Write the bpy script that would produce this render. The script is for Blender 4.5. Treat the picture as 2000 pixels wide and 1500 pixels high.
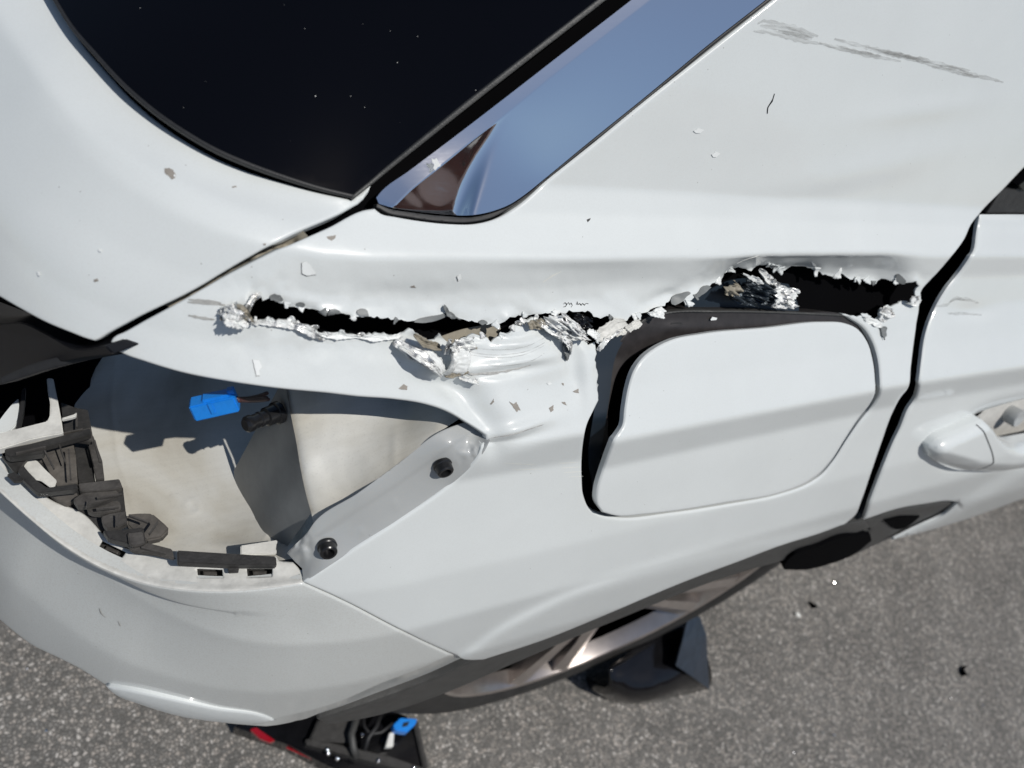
import bpy, bmesh, math, random
import numpy as np
from mathutils import Vector, Matrix
from mathutils.geometry import delaunay_2d_cdt

for o in list(bpy.data.objects):
    bpy.data.objects.remove(o)
random.seed(7)
rng = np.random.default_rng(7)
scene = bpy.context.scene
col = scene.collection

# ------------------------------------------------------------------ camera
# World: x = towards the car's front, y = into the car, z = up.  Metres.
F_ = np.array([2500.0, 260.0, 1510.0]); F_ /= np.linalg.norm(F_)
yup = -1300.0
a_ = -(1510.0 * 1510.0 + 260.0 * yup) / 2500.0
D_ = np.array([a_, yup, 1510.0]); D_ /= np.linalg.norm(D_)
I_ = np.cross(D_, F_); I_ /= np.linalg.norm(I_)
U_ = -D_
RIGHT = np.array([F_[0], I_[0], U_[0]])
UP = np.array([F_[1], I_[1], U_[1]])
FWD = np.array([F_[2], I_[2], U_[2]])
CAM = np.array([0.0, 0.0, 1.3])
FP = 1510.0
cam_d = bpy.data.cameras.new('camera')
cam = bpy.data.objects.new('camera', cam_d)
col.objects.link(cam)
cam_d.sensor_width = 36
cam_d.lens = 36 * FP / 2000
cam_d.clip_start = 0.02
cam_d.clip_end = 400
cam_d.dof.use_dof = True
cam_d.dof.focus_distance = 0.50
cam_d.dof.aperture_fstop = 7.5
M = Matrix(((RIGHT[0], UP[0], -FWD[0], CAM[0]), (RIGHT[1], UP[1], -FWD[1], CAM[1]),
            (RIGHT[2], UP[2], -FWD[2], CAM[2]), (0, 0, 0, 1)))
cam.matrix_world = M
scene.camera = cam

# ------------------------------------------------------------------ light
SUN = np.array([0.12, -0.46, 0.86]); SUN /= np.linalg.norm(SUN)
world = bpy.data.worlds.new('World')
scene.world = world
world.use_nodes = True
wn = world.node_tree
sky = wn.nodes.new('ShaderNodeTexSky')
sky.sky_type = 'NISHITA'
sky.sun_disc = False
sky.sun_elevation = math.asin(SUN[2])
sky.sun_rotation = math.atan2(SUN[0], SUN[1])
sky.air_density = 1.0
sky.dust_density = 0.6
bg = wn.nodes['Background']
bg.inputs['Strength'].default_value = 0.064
wn.links.new(sky.outputs[0], bg.inputs[0])
sun_d = bpy.data.lights.new('sun', 'SUN')
sun_d.energy = 3.3
sun_d.angle = math.radians(0.53)
sun_d.color = (1.0, 0.965, 0.91)
sun = bpy.data.objects.new('sun', sun_d)
col.objects.link(sun)
sun.rotation_euler = Vector(SUN).to_track_quat('Z', 'Y').to_euler()
scene.view_settings.view_transform = 'Standard'
scene.view_settings.look = 'None'
scene.view_settings.gamma = 1
scene.view_settings.exposure = 0.0
scene.view_settings.use_curve_mapping = False

# ------------------------------------------------------------------ materials
def new_mat(name):
    m = bpy.data.materials.new(name); m.use_nodes = True
    return m, m.node_tree, m.node_tree.nodes['Principled BSDF']

def nd(nt, typ, **kw):
    n = nt.nodes.new(typ)
    for k, v in kw.items():
        if k in n.inputs.keys(): n.inputs[k].default_value = v
        else: setattr(n, k, v)
    return n

def ramp(nt, src, stops):
    r = nt.nodes.new('ShaderNodeValToRGB')
    e = r.color_ramp.elements
    while len(e) < len(stops): e.new(0.5)
    for i, (p, c) in enumerate(stops):
        e[i].position = p
        e[i].color = (c, c, c, 1) if isinstance(c, (int, float)) else (*c, 1)
    nt.links.new(src, r.inputs[0])
    return r

def simple(name, c, rough=0.5, metal=0.0, coat=0.0, nscale=0, ncon=0.25, bump=0, bscale=200, spec=0.5):
    m, nt, b = new_mat(name)
    b.inputs['Base Color'].default_value = (*c, 1)
    b.inputs['Roughness'].default_value = rough
    b.inputs['Metallic'].default_value = metal
    b.inputs['Coat Weight'].default_value = coat
    b.inputs['Specular IOR Level'].default_value = spec
    tc = nt.nodes.new('ShaderNodeTexCoord')
    if nscale:
        n = nd(nt, 'ShaderNodeTexNoise', Scale=nscale, Detail=6.0, Roughness=0.65)
        nt.links.new(tc.outputs['Object'], n.inputs['Vector'])
        r = ramp(nt, n.outputs[0], [(0.3, tuple(x * (1 - ncon) for x in c)), (0.7, tuple(min(1, x * (1 + ncon)) for x in c))])
        nt.links.new(r.outputs[0], b.inputs['Base Color'])
    if bump:
        n2 = nd(nt, 'ShaderNodeTexNoise', Scale=bscale, Detail=5.0)
        nt.links.new(tc.outputs['Object'], n2.inputs['Vector'])
        bp = nd(nt, 'ShaderNodeBump', Strength=bump, Distance=0.001)
        nt.links.new(n2.outputs[0], bp.inputs['Height'])
        nt.links.new(bp.outputs[0], b.inputs['Normal'])
    return m

def paint_mat(name, c=(0.67, 0.70, 0.695), dirt=0.12, rough=0.35, specks=True):
    m, nt, b = new_mat(name)
    tc = nt.nodes.new('ShaderNodeTexCoord')
    n = nd(nt, 'ShaderNodeTexNoise', Scale=14.0, Detail=5.0, Roughness=0.6)
    nt.links.new(tc.outputs['Object'], n.inputs['Vector'])
    n2 = nd(nt, 'ShaderNodeTexNoise', Scale=900.0, Detail=3.0, Roughness=0.7)
    nt.links.new(tc.outputs['Object'], n2.inputs['Vector'])
    r1 = ramp(nt, n.outputs[0], [(0.35, tuple(x * 0.965 for x in c)), (0.65, c)])
    # fine dust film
    r2 = ramp(nt, n2.outputs[0], [(0.45, 0.0), (0.8, 1.0)])
    mx = nd(nt, 'ShaderNodeMix', data_type='RGBA')
    mul = nd(nt, 'ShaderNodeMath', operation='MULTIPLY')
    nt.links.new(r2.outputs[0], mul.inputs[0]); mul.inputs[1].default_value = dirt
    nt.links.new(mul.outputs[0], mx.inputs['Factor'])
    nt.links.new(r1.outputs[0], mx.inputs['A'])
    mx.inputs['B'].default_value = (0.42, 0.40, 0.36, 1)
    out = mx.outputs['Result']
    if specks:
        v = nd(nt, 'ShaderNodeTexVoronoi', Scale=130.0)
        nt.links.new(tc.outputs['Object'], v.inputs['Vector'])
        rs = ramp(nt, v.outputs['Distance'], [(0.035, 1.0), (0.06, 0.0)])
        wv = nt.nodes.new('ShaderNodeSeparateColor'); nt.links.new(v.outputs['Color'], wv.inputs[0])
        gt = nd(nt, 'ShaderNodeMath', operation='GREATER_THAN'); nt.links.new(wv.outputs[0], gt.inputs[0]); gt.inputs[1].default_value = 0.72
        ml = nd(nt, 'ShaderNodeMath', operation='MULTIPLY'); nt.links.new(rs.outputs[0], ml.inputs[0]); nt.links.new(gt.outputs[0], ml.inputs[1])
        m2 = nd(nt, 'ShaderNodeMath', operation='MULTIPLY'); nt.links.new(ml.outputs[0], m2.inputs[0]); m2.inputs[1].default_value = 0.6
        mx2 = nd(nt, 'ShaderNodeMix', data_type='RGBA')
        nt.links.new(m2.outputs[0], mx2.inputs['Factor'])
        nt.links.new(out, mx2.inputs['A']); mx2.inputs['B'].default_value = (0.2, 0.19, 0.17, 1)
        out = mx2.outputs['Result']
    nt.links.new(out, b.inputs['Base Color'])
    b.inputs['Roughness'].default_value = rough
    b.inputs['Coat Weight'].default_value = 0.8
    b.inputs['Coat Roughness'].default_value = 0.06
    b.inputs['Specular IOR Level'].default_value = 0.3
    n3 = nd(nt, 'ShaderNodeTexNoise', Scale=420.0, Detail=2.0)
    nt.links.new(tc.outputs['Object'], n3.inputs['Vector'])
    bp = nd(nt, 'ShaderNodeBump', Strength=0.03, Distance=0.001)
    nt.links.new(n3.outputs[0], bp.inputs['Height'])
    nt.links.new(bp.outputs[0], b.inputs['Normal'])
    return m

MT = {}
MT['paint'] = paint_mat('white_paint')
MT['paint_dusty'] = paint_mat('dusty_white_paint', c=(0.60, 0.62, 0.605), dirt=0.5, rough=0.42)
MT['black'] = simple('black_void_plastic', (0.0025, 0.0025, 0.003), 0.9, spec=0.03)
MT['seal'] = simple('rubber_seal', (0.018, 0.018, 0.019), 0.55, nscale=300)
MT['cladding'] = simple('grey_plastic_cladding', (0.05, 0.05, 0.048), 0.5, nscale=80, bump=0.3, bscale=900)
MT['bracket'] = simple('dusty_black_plastic', (0.055, 0.051, 0.047), 0.6, nscale=90, ncon=0.45, bump=0.4, bscale=500)
MT['bracket_dark'] = simple('black_clip_plastic', (0.028, 0.027, 0.026), 0.5, nscale=120, ncon=0.4, bump=0.3, bscale=600)
MT['bracket_brown'] = simple('dirty_brown_plastic', (0.085, 0.077, 0.068), 0.7, nscale=70, ncon=0.5, bump=0.5, bscale=400)
MT['housing'] = simple('fuel_housing_plastic', (0.024, 0.021, 0.021), 0.5, nscale=150, ncon=0.3)
MT['blue'] = simple('blue_plastic', (0.01, 0.22, 0.72), 0.35, nscale=200, ncon=0.1)
MT['bolt'] = simple('black_nut_plastic', (0.012, 0.012, 0.013), 0.28)
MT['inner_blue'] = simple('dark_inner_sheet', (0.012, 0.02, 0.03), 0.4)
MT['primer'] = simple('beige_primer', (0.26, 0.235, 0.185), 0.55, nscale=150, ncon=0.2)
MT['backside_shade'] = simple('torn_panel_back_shade', (0.17, 0.18, 0.18), 0.5, nscale=100, ncon=0.15)  # darkened grey, putting the shade on the sheet's back into its colour
MT['wire'] = simple('brown_wire', (0.05, 0.02, 0.02), 0.4)
MT['red'] = simple('red_lens', (0.28, 0.005, 0.012), 0.15, coat=0.6)
MT['label'] = simple('white_label', (0.7, 0.7, 0.66), 0.5)
MT['gloss_black'] = simple('gloss_black_plastic', (0.005, 0.005, 0.006), 0.17, nscale=60, ncon=0.3, bump=0.15, bscale=60)
MT['chip'] = simple('bare_primer_chip', (0.27, 0.245, 0.215), 0.6, nscale=300, ncon=0.15)
MT['flake'] = simple('lifted_flake_and_glint', (0.75, 0.77, 0.76), 0.4)
MT['scratch'] = simple('grey_scuff_and_shade', (0.36, 0.36, 0.345), 0.6, nscale=260, ncon=0.3)
MT['blacktyre'] = simple('tyre_rubber', (0.022, 0.021, 0.02), 0.7, nscale=60, ncon=0.3, bump=0.4, bscale=300)
MT['rim'] = simple('wheel_alloy', (0.52, 0.47, 0.44), 0.28, metal=0.85, nscale=20, ncon=0.2)
MT['wall_shade_grey'] = simple('shade_darkened_sheet', (0.24, 0.245, 0.24), 0.5, nscale=60, ncon=0.12)  # darker than the floor sheet: the recess wall's shade painted in
MT['trim_black'] = simple('satin_black_trim', (0.006, 0.0065, 0.009), 0.4, nscale=40, spec=0.3)
MT['pocket'] = simple('beige_pocket_paint', (0.54, 0.53, 0.50), 0.5, nscale=60, ncon=0.15)  # duller and warmer than the body paint
MT['flange_paint'] = paint_mat('flange_grey_paint', c=(0.37, 0.385, 0.385), dirt=0.4, rough=0.45)
MT['screen'] = simple('glass_debris', (0.75, 0.78, 0.78), 0.1)

def dirty_white(name):
    m, nt, b = new_mat(name)
    tc = nt.nodes.new('ShaderNodeTexCoord')
    mp = nt.nodes.new('ShaderNodeMapping'); mp.inputs['Scale'].default_value = (1, 1, 1); mp.inputs['Rotation'].default_value = (0.3, 0.2, 0.7)
    nt.links.new(tc.outputs['Object'], mp.inputs[0])
    n = nd(nt, 'ShaderNodeTexNoise', Scale=11.0, Detail=5.0, Roughness=0.5, Distortion=0.8)
    nt.links.new(mp.outputs[0], n.inputs['Vector'])
    r = ramp(nt, n.outputs[0], [(0.30, (0.38, 0.345, 0.28)), (0.46, (0.54, 0.52, 0.46)), (0.70, (0.66, 0.66, 0.63))])
    mp2 = nt.nodes.new('ShaderNodeMapping'); mp2.inputs['Scale'].default_value = (30, 240, 30); mp2.inputs['Rotation'].default_value = (0, 0, 0.9)
    nt.links.new(tc.outputs['Object'], mp2.inputs[0])
    n2 = nd(nt, 'ShaderNodeTexNoise', Scale=1.0, Detail=5.0, Roughness=0.6)
    nt.links.new(mp2.outputs[0], n2.inputs['Vector'])
    r2 = ramp(nt, n2.outputs[0], [(0.35, 0.965), (0.65, 1.02)])
    mx = nd(nt, 'ShaderNodeMix', data_type='RGBA', blend_type='MULTIPLY'); mx.inputs['Factor'].default_value = 1
    nt.links.new(r.outputs[0], mx.inputs['A']); nt.links.new(r2.outputs[0], mx.inputs['B'])
    n3 = nd(nt, 'ShaderNodeTexNoise', Scale=700.0, Detail=3.0, Roughness=0.7)
    nt.links.new(tc.outputs['Object'], n3.inputs['Vector'])
    r3 = ramp(nt, n3.outputs[0], [(0.25, 0.86), (0.45, 1.0)])
    mx3 = nd(nt, 'ShaderNodeMix', data_type='RGBA', blend_type='MULTIPLY'); mx3.inputs['Factor'].default_value = 1
    nt.links.new(mx.outputs['Result'], mx3.inputs['A']); nt.links.new(r3.outputs[0], mx3.inputs['B'])
    nt.links.new(mx3.outputs['Result'], b.inputs['Base Color'])
    b.inputs['Roughness'].default_value = 0.5
    bp = nd(nt, 'ShaderNodeBump', Strength=0.06, Distance=0.002)
    nt.links.new(n.outputs[0], bp.inputs['Height']); nt.links.new(bp.outputs[0], b.inputs['Normal'])
    return m
MT['dirty'] = dirty_white('dirty_white_sheet')

def lip_white():
    m = simple('dirty_white_plastic', (0.60, 0.595, 0.56), 0.5, nscale=110, ncon=0.16, bump=0.15, bscale=500)
    return m
MT['lip'] = lip_white()

def torn_metal():
    m, nt, b = new_mat('torn_aluminium')
    tc = nt.nodes.new('ShaderNodeTexCoord')
    n = nd(nt, 'ShaderNodeTexNoise', Scale=160.0, Detail=6.0, Roughness=0.7)
    nt.links.new(tc.outputs['Object'], n.inputs['Vector'])
    r = ramp(nt, n.outputs[0], [(0.46, (0.70, 0.72, 0.71)), (0.52, (0.66, 0.66, 0.65)), (0.62, (0.55, 0.55, 0.54)), (0.70, (0.24, 0.22, 0.17))])
    nt.links.new(r.outputs[0], b.inputs['Base Color'])
    r2 = ramp(nt, n.outputs[0], [(0.52, 0.0), (0.56, 0.9), (0.66, 0.9), (0.70, 0.0)])
    nt.links.new(r2.outputs[0], b.inputs['Metallic'])
    b.inputs['Roughness'].default_value = 0.36
    n2 = nd(nt, 'ShaderNodeTexNoise', Scale=420.0, Detail=6.0, Roughness=0.75, Distortion=1.5)
    nt.links.new(tc.outputs['Object'], n2.inputs['Vector'])
    bp = nd(nt, 'ShaderNodeBump', Strength=0.2, Distance=0.001)
    nt.links.new(n2.outputs[0], bp.inputs['Height']); nt.links.new(bp.outputs[0], b.inputs['Normal'])
    return m
MT['torn'] = torn_metal()
MT['torn_dark'] = simple('crushed_dark_metal', (0.035, 0.045, 0.055), 0.35, metal=0.5, nscale=150, ncon=0.6, bump=0.8, bscale=300)

def glass_mat():
    m, nt, b = new_mat('dark_tinted_glass')
    tc = nt.nodes.new('ShaderNodeTexCoord')
    v = nd(nt, 'ShaderNodeTexVoronoi', Scale=170.0)
    nt.links.new(tc.outputs['Object'], v.inputs['Vector'])
    s = nt.nodes.new('ShaderNodeSeparateColor'); nt.links.new(v.outputs['Color'], s.inputs[0])
    # dust speck radius varies by cell
    pw = nd(nt, 'ShaderNodeMath', operation='POWER'); nt.links.new(s.outputs[0], pw.inputs[0]); pw.inputs[1].default_value = 4.0
    ml = nd(nt, 'ShaderNodeMath', operation='MULTIPLY'); nt.links.new(pw.outputs[0], ml.inputs[0]); ml.inputs[1].default_value = 0.075
    lt = nd(nt, 'ShaderNodeMath', operation='LESS_THAN'); nt.links.new(v.outputs['Distance'], lt.inputs[0]); nt.links.new(ml.outputs[0], lt.inputs[1])
    n = nd(nt, 'ShaderNodeTexNoise', Scale=9.0, Detail=2.0); nt.links.new(tc.outputs['Object'], n.inputs['Vector'])
    mx = nd(nt, 'ShaderNodeMix', data_type='RGBA')
    nt.links.new(lt.outputs[0], mx.inputs['Factor'])
    mx.inputs['A'].default_value = (0.002, 0.002, 0.003, 1); mx.inputs['B'].default_value = (0.5, 0.5, 0.48, 1)
    nt.links.new(mx.outputs['Result'], b.inputs['Base Color'])
    b.inputs['Roughness'].default_value = 0.03
    b.inputs['Specular IOR Level'].default_value = 0.25
    return m
MT['glass'] = glass_mat()

def chrome():
    m, nt, b = new_mat('polished_trim')
    tc = nt.nodes.new('ShaderNodeTexCoord')
    b.inputs['Base Color'].default_value = (0.93, 0.95, 0.98, 1)
    b.inputs['Metallic'].default_value = 1.0
    mp = nt.nodes.new('ShaderNodeMapping'); mp.inputs['Scale'].default_value = (60, 900, 500); nt.links.new(tc.outputs['Object'], mp.inputs[0])
    n = nd(nt, 'ShaderNodeTexNoise', Scale=1.0, Detail=3.0); nt.links.new(mp.outputs[0], n.inputs['Vector'])
    r = ramp(nt, n.outputs[0], [(0.4, 0.05), (0.75, 0.09)])
    nt.links.new(r.outputs[0], b.inputs['Roughness'])
    return m
MT['chrome'] = chrome()

def asphalt():
    m, nt, b = new_mat('asphalt')
    tc = nt.nodes.new('ShaderNodeTexCoord')
    nz = nd(nt, 'ShaderNodeTexNoise', Scale=180.0, Detail=2.0); nt.links.new(tc.outputs['Object'], nz.inputs['Vector'])
    add = nd(nt, 'ShaderNodeMix', data_type='RGBA', blend_type='ADD'); add.inputs['Factor'].default_value = 0.006
    nt.links.new(tc.outputs['Object'], add.inputs['A']); nt.links.new(nz.outputs['Color'], add.inputs['B'])
    v = nd(nt, 'ShaderNodeTexVoronoi', Scale=195.0, Randomness=1.0)
    nt.links.new(add.outputs['Result'], v.inputs['Vector'])
    s = nt.nodes.new('ShaderNodeSeparateColor'); nt.links.new(v.outputs['Color'], s.inputs[0])
    r = ramp(nt, s.outputs[0], [(0.0, (0.13, 0.126, 0.118)), (0.30, (0.20, 0.193, 0.182)), (0.58, (0.29, 0.272, 0.25)), (0.80, (0.38, 0.345, 0.31)), (0.95, (0.49, 0.465, 0.435))])
    ve = nd(nt, 'ShaderNodeTexVoronoi', Scale=195.0, feature='DISTANCE_TO_EDGE')
    nt.links.new(add.outputs['Result'], ve.inputs['Vector'])
    re = ramp(nt, ve.outputs['Distance'], [(0.02, 0.0), (0.22, 1.0)])
    mx = nd(nt, 'ShaderNodeMix', data_type='RGBA')
    nt.links.new(re.outputs[0], mx.inputs['Factor'])
    mx.inputs['A'].default_value = (0.12, 0.116, 0.108, 1); nt.links.new(r.outputs[0], mx.inputs['B'])
    n = nd(nt, 'ShaderNodeTexNoise', Scale=7.0, Detail=4.0); nt.links.new(tc.outputs['Object'], n.inputs['Vector'])
    rn = ramp(nt, n.outputs[0], [(0.3, 0.82), (0.65, 1.08)])
    mm = nd(nt, 'ShaderNodeMix', data_type='RGBA', blend_type='MULTIPLY'); mm.inputs['Factor'].default_value = 1
    nt.links.new(mx.outputs['Result'], mm.inputs['A']); nt.links.new(rn.outputs[0], mm.inputs['B'])
    # oil / tar spots
    vo = nd(nt, 'ShaderNodeTexVoronoi', Scale=3.2, feature='F1'); nt.links.new(tc.outputs['Object'], vo.inputs['Vector'])
    ro = ramp(nt, vo.outputs['Distance'], [(0.05, 0.5), (0.14, 1.0)])
    mo = nd(nt, 'ShaderNodeMix', data_type='RGBA', blend_type='MULTIPLY'); mo.inputs['Factor'].default_value = 1
    nt.links.new(mm.outputs['Result'], mo.inputs['A']); nt.links.new(ro.outputs[0], mo.inputs['B'])
    nt.links.new(mo.outputs['Result'], b.inputs['Base Color'])
    b.inputs['Roughness'].default_value = 0.75
    b.inputs['Specular IOR Level'].default_value = 0.3
    bp = nd(nt, 'ShaderNodeBump', Strength=0.6, Distance=0.002)
    nt.links.new(re.outputs[0], bp.inputs['Height']); nt.links.new(bp.outputs[0], b.inputs['Normal'])
    return m
MT['asphalt'] = asphalt()

# ------------------------------------------------------------------ object helpers
def link(name, me, parent=None, mats=(), smooth=True):
    o = bpy.data.objects.new(name, me)
    col.objects.link(o)
    for m in mats: me.materials.append(MT[m] if isinstance(m, str) else m)
    if parent is not None: o.parent = parent
    if smooth:
        for p in me.polygons: p.use_smooth = True
    return o

def tag(o, label=None, cat=None, group=None, kind=None):
    if label: o['label'] = label
    if cat: o['category'] = cat
    if group: o['group'] = group
    if kind: o['kind'] = kind
    return o

def empty(name, loc=(0, 0, 0)):
    o = bpy.data.objects.new(name, None); col.objects.link(o); o.location = loc
    o.empty_display_size = 0.05
    return o

def place_parent(o, parent):
    """parent built in world coordinates under an Empty that is not at the origin"""
    o.parent = parent
    o.matrix_parent_inverse = Matrix.Translation(-Vector(parent.location))
    return o

# ------------------------------------------------------------------ the car's shape (real 3-D implicit)
def table(pts, sig, z0=-0.5, z1=2.2, dz=0.0005):
    z = np.arange(z0, z1, dz)
    p = np.array(pts)
    v = np.interp(z, p[:, 0], p[:, 1])
    s0 = (p[1, 1] - p[0, 1]) / (p[1, 0] - p[0, 0]); s1 = (p[-1, 1] - p[-2, 1]) / (p[-1, 0] - p[-2, 0])
    v = np.where(z < p[0, 0], p[0, 1] + s0 * (z - p[0, 0]), v)
    v = np.where(z > p[-1, 0], p[-1, 1] + s1 * (z - p[-1, 0]), v)
    k = int(3 * sig / dz); g = np.exp(-0.5 * (np.arange(-k, k + 1) * dz / sig) ** 2); g /= g.sum()
    v = np.convolve(np.pad(v, k, mode='edge'), g, mode='valid')
    return z, v
GZ, GV = table([(0.3, 0.165), (0.55, 0.150), (0.72, 0.146), (0.79, 0.153), (0.84, 0.168), (0.88, 0.185), (0.912, 0.1982), (0.943, 0.2008), (0.966, 0.226), (0.990, 0.248), (1.015, 0.262),
                (1.036, 0.268), (1.047, 0.290), (1.060, 0.301), (1.09, 0.3125), (1.35, 0.410), (1.6, 0.54)], 0.0015)
HZ, HV = table([(0.3, 0.10), (0.42, 0.00), (0.50, -0.045), (0.60, -0.055), (0.72, -0.048), (0.86, -0.032), (0.95, -0.018), (1.0, 0.004), (1.05, 0.055),
                (1.10, 0.13), (1.3, 0.45), (1.5, 0.85)], 0.010)
KZ, KV = table([(0.3, 0.22), (0.80, 0.22), (1.0, 0.12), (1.3, 0.12)], 0.02)
GROUND = 0.11   # level of the asphalt
def phi(P):
    x, y, z = P[..., 0], P[..., 1], P[..., 2]
    g = np.interp(z, GZ, GV); h = np.interp(z, HZ, HV) - 0.30 * (y - 0.27); k = np.interp(z, KZ, KV)
    a = g - y; b = h - x
    q = np.maximum(k - np.abs(a - b), 0) / k
    return np.maximum(a, b) + q * q * k * 0.25

def dirs(uv):
    uv = np.asarray(uv, float)
    return (RIGHT * (uv[..., 0:1] - 1000) + UP * (750 - uv[..., 1:2]) + FWD * FP) / FP

def cast(uv, off=0.0):
    """points where the sight lines of the traced outline meet the car's skin (off metres outside it)"""
    d = dirs(uv); n = len(d); off = np.broadcast_to(off, (n,))
    t = np.full(n, 0.12); done = np.zeros(n, bool); hi = np.full(n, np.nan)
    for s in np.arange(0.12, 3.0, 0.006):
        f = phi(CAM + d * s) - off
        new = (~done) & (f < 0)
        hi[new] = s; done |= new
        if done.all(): break
    hi = np.where(np.isnan(hi), 3.0, hi); lo = hi - 0.006
    for _ in range(18):
        m = 0.5 * (lo + hi); f = phi(CAM + d * m[:, None]) - off
        hi = np.where(f < 0, m, hi); lo = np.where(f < 0, lo, m)
    return hi

def normal(P):
    e = 1e-4; g = np.zeros_like(P)
    for i in range(3):
        v = np.zeros(3); v[i] = e
        g[..., i] = (phi(P + v) - phi(P - v))
    g /= np.linalg.norm(g, axis=-1, keepdims=True) + 1e-12
    return g

def on_z(u, v, z):
    d = dirs(np.array([[u, v]]))[0]
    return CAM + d * ((z - CAM[2]) / d[2])

# ------------------------------------------------------------------ 2-D outline helpers
def smooth_line(pts, closed=False, seg=7.0, corner=38):
    P = [np.array(p, float) for p in pts]; n = len(P); out = []
    def tang(i):
        if not closed and i in (0, n - 1): return None
        a, b, c = P[(i - 1) % n], P[i], P[(i + 1) % n]
        d1, d2 = b - a, c - b
        l1, l2 = np.linalg.norm(d1), np.linalg.norm(d2)
        if l1 < 1e-6 or l2 < 1e-6: return None
        if np.dot(d1, d2) / (l1 * l2) < math.cos(math.radians(corner)): return None
        t = (d1 / l1 * l2 + d2 / l2 * l1) / (l1 + l2)
        return t / (np.linalg.norm(t) + 1e-9)
    rngi = range(n) if closed else range(n - 1)
    for i in rngi:
        a, b = P[i], P[(i + 1) % n]
        L = np.linalg.norm(b - a); k = max(1, int(round(L / seg)))
        ta, tb = tang(i), tang((i + 1) % n)
        ta = (b - a) / L if ta is None else ta; tb = (b - a) / L if tb is None else tb
        for j in range(k):
            s = j / k
            h = (2*s**3 - 3*s**2 + 1) * a + (s**3 - 2*s**2 + s) * L * ta + (-2*s**3 + 3*s**2) * b + (s**3 - s**2) * L * tb
            out.append(h)
    if not closed: out.append(P[-1])
    return [tuple(p) for p in out]

def jag_line(pts, amp=3.0, seg=4.0, seed=1):
    r = random.Random(seed); out = []
    for i in range(len(pts) - 1):
        a, b = np.array(pts[i], float), np.array(pts[i + 1], float)
        L = np.linalg.norm(b - a); k = max(1, int(L / seg)); nrm = np.array([-(b - a)[1], (b - a)[0]]) / (L + 1e-9)
        out.append(tuple(a))
        for j in range(1, k):
            q = a + (b - a) * (j / k) + nrm * r.choice([r.uniform(-amp, amp), r.uniform(-amp * .3, amp * .3)])
            out.append(tuple(q))
    out.append(tuple(pts[-1]))
    return out

def inside(P, poly):
    poly = np.asarray(poly); x, y = P[:, 0], P[:, 1]; res = np.zeros(len(P), bool)
    x1, y1 = poly[:, 0], poly[:, 1]; x2, y2 = np.roll(x1, -1), np.roll(y1, -1)
    for i in range(len(poly)):
        c = ((y1[i] > y) != (y2[i] > y))
        if c.any():
            xi = (x2[i] - x1[i]) * (y - y1[i]) / (y2[i] - y1[i] + 1e-12) + x1[i]
            res ^= c & (x < xi)
    return res

def dist_line(P, line, closed=False, want_t=False):
    L = np.asarray(line, float); A = L if closed else L[:-1]; B = np.roll(L, -1, 0) if closed else L[1:]
    best = np.full(len(P), 1e9); bi = np.zeros(len(P), int); sg = np.zeros(len(P))
    for i in range(len(A)):
        ab = B[i] - A[i]; ap = P - A[i]; t = np.clip(ap @ ab / (ab @ ab + 1e-12), 0, 1)
        dv = ap - t[:, None] * ab; d = np.hypot(dv[:, 0], dv[:, 1])
        m = d < best
        best[m] = d[m]; bi[m] = i
        cr = ab[0] * ap[:, 1] - ab[1] * ap[:, 0]
        sg[m] = np.sign(cr[m])
    return (best, bi, sg) if want_t else best

def blur_step(d, w): return 0.5 * (1 + np.tanh(d / w))

NOISE = rng.random((64, 64))
def vnoise(x, y):
    xi = np.floor(x).astype(int); yi = np.floor(y).astype(int); fx = x - xi; fy = y - yi
    fx = fx * fx * (3 - 2 * fx); fy = fy * fy * (3 - 2 * fy)
    g = lambda a, b: NOISE[a % 64, b % 64]
    return (g(xi, yi) * (1 - fx) * (1 - fy) + g(xi + 1, yi) * fx * (1 - fy) + g(xi, yi + 1) * (1 - fx) * fy + g(xi + 1, yi + 1) * fx * fy) * 2 - 1
def fbm(x, y, o=4):
    s = 0; a = 1
    for i in range(o):
        s = s + a * vnoise(x * 2**i + 17 * i, y * 2**i + 5 * i); a *= 0.5
    return s

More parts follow.
